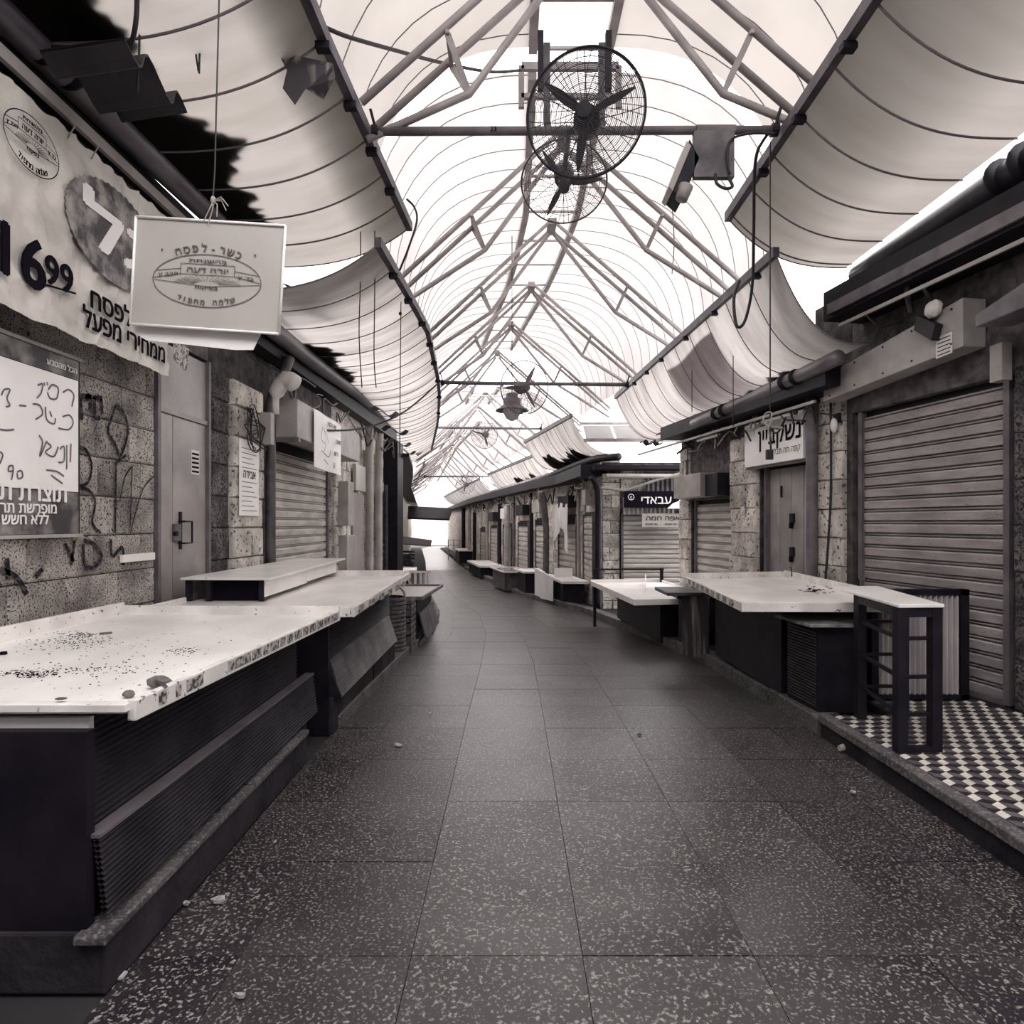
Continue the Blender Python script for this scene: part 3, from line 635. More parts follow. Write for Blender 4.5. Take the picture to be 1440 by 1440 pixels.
# ================================================================== SHUTTERS AND DOORS
class Fr:                              # wall frame: u along the wall, v out of it, w up
    def __init__(s, a, b, off=0):
        s.a = V((a[0], a[1], 0)); s.x = (V((b[0], b[1], 0))-s.a); s.L = s.x.length; s.x.normalize(); s.y = V((0, 0, 1)).cross(s.x); s.a += s.y*off
    def p(s, u, v, w): return s.a+s.x*u+s.y*v+V((0, 0, w))
    def box(s, mb, u0, u1, v0, v1, w0, w1, mi=0):
        return mb.hexa([s.p(u0, v0, w0), s.p(u1, v0, w0), s.p(u1, v1, w0), s.p(u0, v1, w0)], [s.p(u0, v0, w1), s.p(u1, v0, w1), s.p(u1, v1, w1), s.p(u0, v1, w1)], mi)
def shutter(label, a, b, z0, z1, m, back=-.08, pitch=.115, rail='steel', fine=False):
    f = Fr(a, b, back); t = thing('roller_shutter', label, 'shutter', f.p(f.L/2, 0, z0))
    k = pitch/.115; prof = [(-.01, 0), (.016, .004*k), (.020, .068*k), (.014, .080*k), (-.012, .084*k), (-.012, .090*k), (.015, .093*k), (.018, .102*k), (-.012, .106*k), (-.012, .115*k)]
    n = int((z1-z0)/pitch)
    if fine:
        mb = MB(); rows_ = []
        for i in range(n):
            for v, w in prof[:-1]: rows_.append([f.p(.02, v, z0+i*pitch+w), f.p(f.L-.02, v, z0+i*pitch+w)])
        rows_.append([f.p(.02, 0, z0+n*pitch), f.p(f.L-.02, 0, z0+n*pitch)]); mb.grid([r[::-1] for r in rows_])
        part('slat_curtain', mb, m, t, kind='stuff')
    else:
        def sl(u0, u1): return MB().prism([f.p(u0, v, z0+w*.985) for v, w in prof], f.x*(u1-u0))
        s0 = part('slat', sl(.03, f.L-.03), m, t)
        for i in range(1, n):
            o = s0.copy(); COL.objects.link(o); o.location.z = s0.location.z+i*pitch; o.location.x += random.uniform(-.002, .002)
    for u0, u1 in ((0, .05), (f.L-.05, f.L)): part('guide_rail', f.box(MB(), u0, u1, -.01, .05, z0-.02, z1+.05), rail, t)
    part('bottom_bar', f.box(MB(), .04, f.L-.04, -.01, .035, z0-.04, z0+.0), rail, t)
    part('backing', f.box(MB(), 0, f.L, -.05, -.02, z0-.03, z1+.1), 'dark', t)
    return t, f
for nm, a, b, z1 in (('wall_store', (4.05, 4.5), (3.85, 6.5), 3), ('wall_store.001', (3.75, 6.8), (3.55, 8.2), 2.6), ('wall_store.002', (3.45, 8.6), (3.2, 10.2), 2.4)):
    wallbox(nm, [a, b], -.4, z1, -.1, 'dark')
shutter('tall wide dark roller shutter on the right, beside the patterned tile platform', RP(4.70), RP(6.30), .19, 2.66, 'shutter')
shutter('narrow pale roller shutter between rough stone piers right of the side alley', RP(8.74), RP(9.98), -.12, 1.90, 'shutter_pale')
shutter('pale roller shutter on the left behind the riser shelf, under the hanging poster', (XL, 9.56), (XL, 7.16), .12, 2.5, 'shutter_pale', -.10)
shutter('wide pale shutter under the black sign, across the side alley', (5.2, B2), (2.32, B2), -.3, 1.70, 'shutter_pale', .06, .1)
sd = lambda t: along(side, t)
shutter('narrow shutter round the corner of the building under the third gutter', sd(13.95), sd(15.25), -.4, 1.7, 'shutter_pale', .05, .14, fine=True)
def swp(a): return a
for i, (a, b, lab) in enumerate(((17.25, 15.85, 'first distant shutter past the corner stall'), (19.55, 18.25, 'second distant shutter past the corner stall'), (22.1, 20.5, 'third distant shutter down the right row'), (24.9, 23.3, 'fourth distant shutter down the right row'), (27.9, 26.1, 'fifth distant shutter down the right row'), (30.9, 29.3, 'farthest shutter down the right row'))):
    shutter(lab, sd(b), sd(a), gz(a)+.1, 1.7-(a-16)*.03, 'shutter_pale', .05, .16, fine=True)
shutter('dark shutter deep in shadow past the left downpipes', (XL, 13.35), (XL, 12.55), -.3, 2.3, 'dark', .05, .14, fine=True)
# left double door
f = Fr((XL, 5.68), (XL, 4.83), -.03)
d1 = part('door_1', f.box(MB(), 0, .04, -.05, .05, 0, 3.0).add([], []), 'steel', None, kind='structure')
part('frame_post', f.box(MB(), f.L-.04, f.L, -.05, .05, 0, 3.0), 'steel', d1)
leaf1 = part('door_leaf', f.box(MB(), .045, .585, -.02, .02, .05, 2.42), 'paint_door', d1, bevel=.004); leaf2 = part('door_leaf', f.box(MB(), .595, f.L-.045, -.02, .02, .05, 2.42), 'paint_door', d1, bevel=.004)
part('transom_panel', f.box(MB(), .045, f.L-.045, -.02, .02, 2.47, 2.98), 'paint_door', d1); part('transom_bar', f.box(MB(), .04, f.L-.04, -.02, .035, 2.425, 2.465), 'steel_pale', d1)
hz_ = 1.55
part('door_handle', MB().tube([f.p(.50, .02, 1.38), f.p(.50, .07, 1.38), f.p(.38, .07, 1.38), f.p(.38, .07, 1.56), f.p(.50, .07, 1.56), f.p(.50, .02, 1.56)], .009, 6), 'dark', leaf1)
part('lock_plate', f.box(MB(), .50, .60, .02, .045, 1.40, 1.54), 'steel', leaf1, bevel=.004); part('lock_cylinder', MB().tube([f.p(.59, .03, 1.46), f.p(.59, .06, 1.46)], .02, 12), 'dark', leaf1)
part('latch_bar', f.box(MB(), .47, .50, .02, .035, 1.33, 1.64), 'dark', leaf1)
st = thing('notice', 'small lined white sticker on the left metal door', 'sticker', f.p(.22, .021, 2.0)); part('paper', f.box(MB(), .16, .30, .021, .023, 1.97, 2.18), 'paper', st)
for i in range(5): part('print_line', f.box(MB(), .17, .29, .0235, .0242, 1.985+i*.038, 2.003+i*.038), 'ink', st)
# right double door of four boards
f = Fr(RP(6.98), RP(7.98), -.10)
d2 = part('door_2', f.box(MB(), -.02, .03, -.05, .08, .05, 2.25), 'steel', None, kind='structure'); part('frame_post', f.box(MB(), f.L-.05, f.L, -.05, .08, .05, 2.25), 'steel', d2)
for i in range(4): u = .04+i*.238; part('door_board', f.box(MB(), u, u+.230, -.02, .02, .08, 2.22), 'paint_door', d2, bevel=.006)
for z in (1.55, 1.15, .75): hp = part('hasp', f.box(MB(), .44, .52, .02, .05, z, z+.11), 'dark', d2, bevel=.006); part('padlock', f.box(MB(), .455, .505, .03, .065, z-.07, z), 'ink', hp, bevel=.008)
for z in (.5, 1.2, 1.9): part('hinge', MB().tube([f.p(.035, .03, z), f.p(.035, .03, z+.14)], .012, 8), 'steel', d2)
part('fold_handle', f.box(MB(), .695, .715, .02, .04, 1.86, 2.0), 'dark', d2); part('vent_plate', f.box(MB(), .83, .92, .02, .026, 1.48, 1.68), 'steel_pale', d2)
# ================================================================== SIGNS
def plate(f, u0, u1, v0, v1, w0, w1): return f.box(MB(), u0, u1, v0, v1, w0, w1)
RXD = V((.157, -1, 0)).normalized(); RN = V((-1, -.157, 0)).normalized(); UP = V((0, 0, 1))
f = Fr(RP(6.93), RP(8.15), .10)
sg = thing('shop_sign', 'white shop sign with bold dark lettering above the grey four-board door', 'sign', f.p(.5, 0, 2.25))
part('board', plate(f, 0, f.L, 0, .05, 2.26, 2.80), 'white_clean', sg, bevel=.006); part('sign_frame', plate(f, -.02, f.L+.02, -.02, .015, 2.23, 2.82), 'steel', sg)
t = MB(); write(t, he('נשקביין'), f.p(.04, .053, 2.50), RXD, UP, .3, 'R', .02, width=.86); write(t, he('קפה תה תבלינים'), f.p(.04, .053, 2.36), RXD, UP, .1, 'R', .006, width=.66)
part('lettering', t, 'ink', sg)
# long metal fascia box above the tall shutter
A, Bq = at(1354, 418, 4.79), at(1354, 487, 4.79); C_, D_ = at(1158, 530, 6.42), at(1158, 565, 6.42)
fb = thing('fascia_box', 'long plain pale metal fascia box above the tall dark shutter', 'box', Bq); bk = V((.20, .03, 0))
part('cover', MB().slab([Bq, D_, C_, A], bk), 'steel_pale', fb, bevel=.006)
for u in (.06, .3, .5, .72, .94):
    for w_ in (.12, .86):
        p = A.lerp(C_, u).lerp(Bq.lerp(D_, u), w_); part('rivet', MB().tube([p, p-V((.008, 0, 0))], .009, 8), 'dark', fb)
nt_ = thing('notice', 'small printed paper notice on the right end of the fascia box', 'sticker', at(1328, 500, 4.9))
def onplane(px, py, P0, n):            # where the sight line meets a plane
    o = V((0, 0, H)); r = at(px, py, 1)-o; return o+r*((V(P0)-o).dot(n)/r.dot(n))
nf = (C_-A).cross(Bq-A).normalized(); nf = nf if nf.x < 0 else -nf
q = [onplane(x, y, A, nf)+nf*.004 for x, y in ((1317, 505), (1340, 496), (1340, 466), (1317, 475))]
part('paper', MB().slab(q, nf*.002), 'paper', nt_)
for i in range(5):
    a = q[0].lerp(q[3], .12+i*.18)+nf*.003; b = q[1].lerp(q[2], .12+i*.18)+nf*.003; t = MB(); stroke(t, [a.lerp(b, .1), a.lerp(b, .9)], .008, nf); part('print_line', t, 'ink', nt_)
q = [onplane(x, y, A, nf)+nf*.01 for x, y in ((1296, 465), (1322, 480), (1332, 440), (1306, 430))]
jb = thing('junction_box', 'open dark junction box with crumpled tape on the fascia box', 'box', q[0]); part('case', MB().slab([q[0], q[1], q[1].lerp(q[2], .6), q[0].lerp(q[3], .6)], nf*.07), 'ribbed', jb, bevel=.006)
part('tape', MB().blob(q[2].lerp(q[3], .5)+nf*.03, (.05, .09, .07), 3), 'paper', jb)
single('awning_box', MB().slab([at(1371, 461, 4.45), at(1452, 428, 4.0), at(1452, 388, 4.0), at(1371, 443, 4.45)], (.3, .04, .02)), 'steel', 'folded grey awning box at the right edge of the picture', 'awning', bevel=.01)
single('rail_cap', MB().box(3.60, 3.68, 4.60, 4.72, 2.6, 2.88), 'steel_pale', 'small pale metal cap at the top right corner of the tall shutter', 'cap', bevel=.006)
# pale box and dark box over the narrow shutter
f = Fr(RP(8.72), RP(9.98), .02)
single('shutter_box', plate(f, .42, 1.36, 0, .26, 1.93, 2.28), 'steel_pale', 'pale dented box above the narrow right shutter', 'box', bevel=.008)
single('shutter_box', plate(f, .02, .40, 0, .20, 1.93, 2.25), 'dark', 'dark box right of the pale one above the narrow shutter', 'box', bevel=.008)
for px, py, lab, w_, h_ in ((1045, 717, 'round pale badge on the stone pier left of the four-board door', 9, 7), (1050, 738, 'torn paper sticker under the round badge on the stone pier', 7, 14)):
    c = onplane(px, py, RP(8.3, .09)+(1,), RN); t = MB(); k = c.y/F
    if 'round' in lab: t.lathe([(0, 0), (w_*k*.55, 0), (w_*k*.55, .012), (w_*k*.35, .02), (0, .02)], c, RN, 18)
    else: t.slab([c+RXD*-w_*k*.6+UP*-h_*k*.5, c+RXD*w_*k*.6+UP*-h_*k*.45, c+RXD*w_*k*.5+UP*h_*k*.5, c+RXD*-w_*k*.5+UP*h_*k*.4], RN*.003)
    single('wall_badge', t, 'paper', lab, 'sticker')
# signs over the side alley shutter
f = Fr((5.2, B2), (2.30, B2), .42)
ab = thing('shop_sign', 'black shop sign with white lettering across the side alley', 'sign', (2.8, B2-.45, 1.87))
part('board', MB().box(2.32, 3.42, B2-.48, B2-.44, 1.86, 2.20), 'ink', ab)
for x in (2.45, 3.3): part('bracket', MB().box(x-.015, x+.015, B2-.44, B2-.02, 2.12, 2.15), 'steel', ab)
t = MB(); write(t, he('עבאדי'), (2.98, B2-.483, 1.94), (1, 0, 0), UP, .24, width=.62)
for k in range(24):
    a0, a1 = k*math.pi/12, (k+1)*math.pi/12; stroke(t, [V((2.46+.06*math.cos(a0), B2-.483, 2.08+.06*math.sin(a0))), V((2.46+.06*math.cos(a1), B2-.483, 2.08+.06*math.sin(a1)))], .012, (0, -1, 0))
write(t, 'c', (2.46, B2-.483, 2.05), (1, 0, 0), UP, .1); part('lettering', t, 'white_clean', ab)
kn = thing('hanging_sign', 'pale hand-lettered hanging sign below the black shop sign', 'sign', (3.2, B2-.4, 1.45))
part('board', MB().box(2.70, 3.75, B2-.40, B2-.385, 1.46, 1.74), 'plastic', kn)
for x in (2.8, 3.65): part('hanger', MB().tube([(x, B2-.395, 1.72), (x, B2-.44, 1.88)], .008, 6), 'cable', kn); t = MB(); write(t, he('כנאפה חמה'), (3.22, B2-.403, 1.60), (1, 0, 0), UP, .13, width=.86)
for x in (2.9, 3.3): write(t, he('טרי וטעים'), (x, B2-.403, 1.50), (1, 0, 0), UP, .06)
part('lettering', t, 'ink', kn)
corr_sheet((2.32, B2-.30, 1.72), (1, 0, 0), (0, 0, 1), 1.1, .36, 12, .012, 'steel_pale', 'pale ribbed panel behind the two signs across the side alley', None, 'panel', 'ribbed_panel')
corr_sheet((2.85, B2-.12, 2.16), (1, 0, 0), (0, 0, 1), 1.0, .42, 10, .012, 'ribbed_mid', 'rusty ribbed panel above the black shop sign', None, 'panel', 'ribbed_panel')
cc = MB(); cc.prism([(x, B2-.50, z) for x, z in ((3.2, 1.84), (3.78, 1.84), (3.74, 1.98), (3.62, 2.02), (3.64, 2.12), (3.58, 2.22), (3.48, 2.22), (3.44, 2.12), (3.45, 2.0), (3.32, 1.95))], (0, .02, 0))
single('cutout_figure', cc, 'white_clean', 'flat white cutout of a person in a cap beside the black sign', 'cutout')

# hanging cream sign close to the camera
dS = 2.8; hs = thing('hanging_sign', 'cream plastic kosher certificate sign hanging on a cord at upper left', 'sign', at(293, 460, dS))
cs4 = [at(184, 456, dS), at(393, 470, dS), at(402, 318, dS), at(192, 305, dS)]
part('board', MB().slab(cs4, (0, .012, 0)), 'plastic', hs, bevel=.004)
xd = (cs4[2]-cs4[3]).normalized(); ud = xd.cross(V((0, 1, 0)))*-1; ud = ud if ud.z > 0 else -ud
fr_ = MB()
for i in range(4): fr_.tube([cs4[i]-V((0, .004, 0)), cs4[(i+1) % 4]-V((0, .004, 0))], .006, 6)
part('raised_edge', fr_, 'white_clean', hs, True, kind='stuff')
emblem(hs, at(291, 395, dS-.003), xd, ud, (0, -1, 0), 76*dS/F, 37*dS/F, 'ink_grey', .004)
bs = MB().slab([at(186, 462, dS+.03), at(205, 474, dS+.03), at(345, 493, dS+.03), at(361, 484, dS+.03), ][0:4], (0, .003, 0)); bs = MB()
bs.prism([at(x, y, dS+.03) for x, y in ((184, 430), (366, 440), (366, 470), (356, 492), (330, 492), (205, 478), (186, 466))], (0, .004, 0))
single('backing_sheet', bs, 'white_clean', 'white sheet hanging behind the cream certificate sign, showing below it', 'sheet')
cd = hs; top = at(312, 120, dS); top = V((top.x, dS, H+2.82))
part('cord', MB().tube([at(295, 312, dS), at(300, 270, dS), at(302, 240, dS), top], .0035, 6), 'cable', cd)
kn_ = MB(); kn_.blob(at(300, 282, dS), (.012, .012, .02), 4)
part('knot', kn_, 'rope', cd, True)
for i, (x, y) in enumerate(((287, 310), (292, 318), (305, 305), (318, 296), (321, 290), (316, 284))): part('cord_end', MB().tube([at(300, 282, dS), at((300+x)/2+3, (282+y)/2-6, dS-.01), at(x, y, dS-.01)], .0025, 5), 'rope', cd)

# price banner on the left
XB = -2.50; rnd = random.Random(5); rws = []
import mathutils
for i in range(110):
    y = 2.2+(4.62-2.2)*i/109; r = []
    for j in range(56):
        z = H+1.08+(1.16)*j/55+(.008*math.sin(i*.9) if j == 55 else 0)+(.008*math.sin(i*.35) if j == 0 else 0)
        n_ = -abs(mathutils.noise.noise(V((y*5+z, z*4-y, 1))))*.06-abs(mathutils.noise.noise(V((y*13, z*11+y*5, 3))))*.028-abs(mathutils.noise.noise(V((y*29, z*25, 7))))*.010
        r.append(V((XB-.02+n_, y, z)))
    rws.append(r)
bn = thing('banner', 'large crumpled vinyl price banner tied up along the left wall', 'banner', (XB, 3.4, H+1.08))
part('sheet', MB().grid(rws), 'banner', bn, True)
LX = V((0, 1, 0)); XT = XB-.017
def bp(px, py): return onx(px, py, XT)
t = MB(); write(t, '16', bp(63, 412), LX, UP, .37, 'R', .035); write(t, '99', bp(64, 396), LX, UP, .225, 'L', .03); stroke(t, [bp(63, 400), bp(107, 413)], .012, (1, 0, 0))
write(t, he('לפסח'), bp(128, 432), LX, UP, .17, 'L', .03); write(t, he('ממחירי מפעל'), bp(117, 458), LX, UP, .17, 'L', .03, width=.86)
part('lettering', t, 'ink', bn)
c = bp(165, 335); ov = MB(); pts = []
for k in range(96):
    a = k*math.pi/48; r_ = 1+(.03 if k % 2 else 0); pts.append(c+V((.0, 0, 0))+LX*.46*math.cos(a)*r_+UP*.30*math.sin(a)*r_)
part('oval_print', ov.prism(pts, (.002, 0, 0)), 'foil', bn); t = MB(); write(t, he('גל'), c+V((.004, .0, -.14)), LX, UP, .42, 'C', .04, width=.62); part('logo_lettering', t, 'white_clean', bn)
emblem(bn, bp(46, 204), LX, UP, (1, 0, 0), .19, .145, 'ink', .006, False)
for y, z in ((2.6, 2.3), (3.55, 2.3), (3.75, 2.3), (4.6, 2.27)): part('tie', MB().tube([(XB-.02, y, H+2.18), (XB-.0, y+.03, H+2.27), (XB-.08, y, H+2.36)], .005, 5), 'rope', bn)
part('loose_end', MB().slab([(XB, 4.62, H+1.2), (XB, 4.80, H+1.16), (XB, 4.84, H+1.34), (XB, 4.62, H+1.36)], (.004, 0, 0)), 'sticker', bn)

# whiteboard sign on the left wall
XW = -2.70; wb = thing('price_board', 'white hand-written price board with printed header and footer on the left wall', 'sign', (XW, 3.2, 1.49))
part('board', MB().box(XW-.03, XW-.005, 2.3, 3.92, 1.47, 2.57), 'dark', wb, bevel=.004)
part('writing_sheet', MB().box(XW-.005, XW, 2.3, 3.895, 1.74, 2.43), 'white_clean', wb); part('footer_print', MB().box(XW-.005, XW-.001, 2.3, 3.90, 1.485, 1.735), 'photo_print', wb)
part('header_print', MB().box(XW-.005, XW-.001, 2.3, 3.90, 2.435, 2.55), 'photo_print', wb)
for z in (1.472, 2.565): part('frame_strip', MB().box(XW-.008, XW+.008, 2.3, 3.93, z-.01, z+.01), 'steel_pale', wb)
bw_ = lambda px, py: onx(px, py, XW+.003)
t = MB()
for ln in ([(53, 542), (60, 540), (58, 552), (52, 560)], [(68, 548), (74, 541), (82, 546), (80, 560), (71, 560), (67, 552)], [(88, 552), (97, 548), (104, 556), (101, 572)], [(62, 538), (63, 543)], [(66, 537), (67, 542)],
           [(46, 568), (56, 570), (60, 582), (50, 590)], [(64, 572), (66, 590), (76, 596), (78, 588)], [(70, 578), (73, 586)], [(88, 586), (98, 584), (103, 594), (97, 604), (82, 602)], [(27, 570), (37, 571)], [(2, 556), (6, 548), (14, 548), (10, 560), (14, 570), (8, 572)],
           [(0, 604), (10, 605), (20, 604)], [(55, 612), (60, 622), (56, 642), (66, 620)], [(66, 622), (72, 628), (64, 636), (76, 642), (82, 628)], [(84, 632), (90, 628), (90, 648), (82, 650)], [(94, 626), (94, 660)], [(100, 624), (99, 650)],
           [(12, 656), (18, 655), (18, 662), (12, 662), (13, 655)], [(19, 662), (16, 675)], [(24, 664), (30, 662), (32, 670), (26, 673), (24, 665)], [(65, 661), (80, 663), (90, 670)], [(72, 668), (88, 680)], [(0, 635), (4, 640), (0, 652)]):
    stroke(t, [bw_(x, y) for x, y in ln], .010, (1, 0, 0))
part('handwriting', t, 'scrawl', wb)
t = MB(); write(t, he('תוצרת תמוצ'), bw_(93, 706), LX, UP, .14, 'R', .03); write(t, he('מופרשת תרומות ומ'), bw_(79, 722), LX, UP, .085, 'R', .02); write(t, he('ללא חשש עור'), bw_(68, 737), LX, UP, .085, 'R', .02)
write(t, he('הכל מהטבע'), bw_(108, 526), LX, UP, .05, 'R', .02); part('print_lettering', t, 'white_clean', wb)
# graffiti on the left wall
def wallpt(px, py): return onx(px, py, XL+.022)
def graf(lines, w_, label):
    t = MB()
    for ln in lines: stroke(t, [wallpt(x, y) for x, y in ln], w_, (1, 0, 0))
    single('graffiti', t, 'spray', label, 'graffiti', 'graffiti on the left wall')
graf([[(163, 570), (156, 590), (152, 606), (162, 625), (170, 640), (180, 606), (174, 580), (163, 568)], [(178, 640), (163, 650)], [(163, 650), (162, 750)]], .022, 'tall looped graffiti mark with a long vertical stroke')
graf([[(112, 628), (122, 634), (129, 655), (124, 678), (112, 684), (126, 690), (134, 706), (130, 735), (142, 750)]], .020, 'curved 3-shaped graffiti line beside the price board')
graf([[(168, 706), (176, 670), (186, 656)], [(186, 656), (183, 740)], [(184, 748), (200, 690), (218, 668)]], .012, 'thin zigzag graffiti left of the metal door')
graf([[(113, 560), (115, 590)], [(120, 562), (126, 556), (128, 580)], [(133, 558), (134, 584), (141, 588)], [(142, 560), (144, 582)], [(113, 556), (144, 560)]], .030, 'thick smeared graffiti letters at the top of the left wall')
graf([[(105, 760), (100, 795)], [(118, 760), (132, 765), (143, 780), (135, 796), (120, 795), (117, 765)], [(92, 765), (104, 790)], [(156, 758), (158, 782), (172, 770), (174, 795)]], .026, 'large dark graffiti letters low on the left wall')
graf([[(10, 785), (12, 815)], [(0, 800), (24, 812), (38, 836)], [(50, 812), (60, 800)]], .03, 'dark graffiti smears above the nearest stall')
single('wall_bracket', MB().box(XL+.02, XL+.045, onx(164, 806, XL).y, onx(210, 806, XL).y, 1.27, 1.325), 'white', 'short pale strip screwed to the left wall above the nearest stall', 'strip', bevel=.003)
# left shutter box and poster
lb = thing('shutter_box', 'large pale box above the left shutter, poster hanging from it', 'box', (-2.6, 8.5, 2.5))
part('housing', MB().box(-2.74, -2.44, 7.12, 10.0, 2.52, 2.96), 'steel_pale', lb, bevel=.01); part('lower_flange', MB().box(-2.74, -2.42, 7.10, 7.16, 2.47, 2.52), 'steel', lb)
ps = thing('poster', 'white poster with a sketch hanging over the left shutter box', 'poster', (-2.41, 8.2, 2.24))
pr = []
for i in range(9):
    y = 7.62+(8.85-7.62)*i/8; pr.append([V((-2.41+.012*math.sin(i*1.3)+.03*(1-j/6)*(i % 2)*.3, y, 2.23+(2.94-2.23)*j/6-(.02*i/8))) for j in range(7)])
part('paper', MB().grid(pr), 'white_clean', ps, True)
t = MB(); PX = V((-2.385, 0, 0))
write(t, he('שוק הטבע'), V((-2.375, 8.25, 2.80)), LX, UP, .09); write(t, he('חנוכה 12'), V((-2.375, 8.5, 2.62)), LX, UP, .09); write(t, he('כל טוב'), V((-2.375, 8.45, 2.45)), LX, UP, .08); write(t, '51', V((-2.375, 8.35, 2.28)), LX, UP, .1)
for ln in ([(7.85, 2.75), (7.8, 2.6), (7.95, 2.55)], [(7.9, 2.74), (8.0, 2.6), (7.92, 2.45)], [(8.0, 2.72), (8.1, 2.58)], [(7.8, 2.45), (8.1, 2.4), (8.2, 2.5)], [(7.9, 2.35), (8.1, 2.3)]): stroke(t, [V((-2.375, y, z)) for y, z in ln], .014, (1, 0, 0))
part('print', t, 'ink_grey', ps)
pp = thing('poster', 'tall narrow printed notice pasted on the pale left pier', 'poster', (XL+.07, 6.35, 1.7)); part('paper', MB().box(XL+.075, XL+.079, 6.13, 6.60, 1.62, 2.38), 'white_clean', pp)
t = MB()
for i in range(14):
    if i in (7, 8): continue
    stroke(t, [V((XL+.080, 6.18, 1.67+i*.048)), V((XL+.080, 6.55-.06*(i % 3), 1.67+i*.048))], .007, (1, 0, 0))
write(t, he('אבידה'), V((XL+.080, 6.365, 2.0)), LX, UP, .12, bold=.03); part('print', t, 'ink_grey', pp)
mb_ = thing('meter_box', 'small electric box with tangled wires on the pale left pier', 'box', (XL+.1, 6.7, 2.35)); part('case', MB().box(XL+.08, XL+.2, 6.62, 6.72, 2.38, 2.72), 'steel_pale', mb_, bevel=.006)
rnd = random.Random(9)
for i in range(7):
    p = V((XL+.12, 6.35+rnd.uniform(-.1, .1), 2.6)); part('wire', MB().tube(smooth_path([p+V((rnd.uniform(-.02, .05), rnd.uniform(-.18, .18), rnd.uniform(-.35, .15))) for _ in range(4)]+[V((XL+.14, 6.62, 2.55))]), .006, 5), 'cable', mb_)
# downpipes
def pipe(pts, r, m, label): return single('downpipe', MB().tube(smooth_path(pts, 5), r, 14), m, label, 'pipe', smooth=True)
pipe([(-2.68, 6.95, .1), (-2.68, 6.95, 2.5), (-2.66, 6.95, 2.95), (-2.58, 7.0, 3.15), (-2.52, 7.1, 3.42)], .055, 'ribbed_mid', 'dark downpipe between the pale pier and the left shutter')
single('cloth_wrap', MB().tube(smooth_path([(-2.62, 6.93, 2.75), (-2.60, 6.9, 2.98), (-2.48, 6.88, 3.12), (-2.36, 6.88, 3.05)], 4), [.04]*4+[.085]*4+[.1]*4+[.05], 10), 'paper', 'pale cloth wrapped round the top of the left downpipe', 'cloth', smooth=True)
pipe([(-2.62, 11.5, 0), (-2.62, 11.5, 2.5), (-2.62, 11.5, 3.3)], .075, 'steel_pale', 'pale downpipe nearer of two past the left shutter')
pipe([(-2.62, 12.3, 0), (-2.62, 12.3, 2.4), (-2.60, 12.3, 3.3)], .075, 'steel_pale', 'pale downpipe farther of two past the left shutter')
pipe([RP(6.80, .13)+(.15,), RP(6.80, .13)+(1.5,), RP(6.80, .13)+(2.9,)], .06, 'steel', 'grey downpipe between the door sign and the tall shutter')
pipe([RP(6.62, .10)+(.2,), RP(6.60, .12)+(.8,), RP(6.55, .09)+(1.8,), RP(6.55, .09)+(2.8,)], .012, 'cable', 'thin black cable down the pier left of the tall shutter')
pipe([(1.82, 13.3, -.3), (1.82, 13.28, 1.2), (1.8, 13.2, 2.2), (1.66, 13.05, 2.5)], .06, 'dark', 'dark downpipe at the corner building')
pipe([(.92, 17.3, -.4), (.94, 17.3, 1.4), (.8, 17.1, 2.4)], .09, 'steel', 'grey downpipe in the distant right row, left of the corner stall'); pipe([(-.2, 23.2, -.5), (-.18, 23.2, 2.2)], .11, 'steel_pale', 'farthest pale downpipe in the right row')
dk = MB(); dk.box(-2.74, -2.45, 13.4, 14.1, -.4, 3.3); single('dark_pier', dk, 'dark', 'black painted pier ending the left row of shops', 'pier', bevel=.01)
eb_ = MB().box(-2.72, -2.55, 9.75, 10.1, 1.5, 2.2); single('meter_cabinet', eb_, 'steel_pale', 'pale meter cabinet on the pier past the left shutter, upper', 'box', bevel=.01)
single('meter_cabinet', MB().box(-2.72, -2.58, 9.8, 10.3, .6, 1.35), 'steel_pale', 'pale meter cabinet on the pier past the left shutter, lower', 'box', bevel=.01)
single('shop_plate', MB().box(-2.70, -2.64, 10.6, 11.3, 2.1, 2.55), 'plastic', 'small pale shop plate past the left poster', 'sign', bevel=.005)
single('steel_door', MB().box(-2.72, -2.68, 10.55, 11.35, .05, 2.05), 'paint_door', 'narrow grey steel door past the left shutter', 'door', bevel=.005)
for px, lab in ((1173, 'white bulkhead lamp on the pier between door sign and tall shutter'),):
    c = onplane(px, 598, RP(6.6, .10)+(1,), RN); bl = thing('wall_lamp', lab, 'lamp', c); part('glass', MB().blob(c, (.035, .045, .075), 2), 'white_clean', bl, True); part('base', MB().box(c.x+.02, c.x+.05, c.y-.05, c.y+.05, c.z+.02, c.z+.12), 'dark', bl)

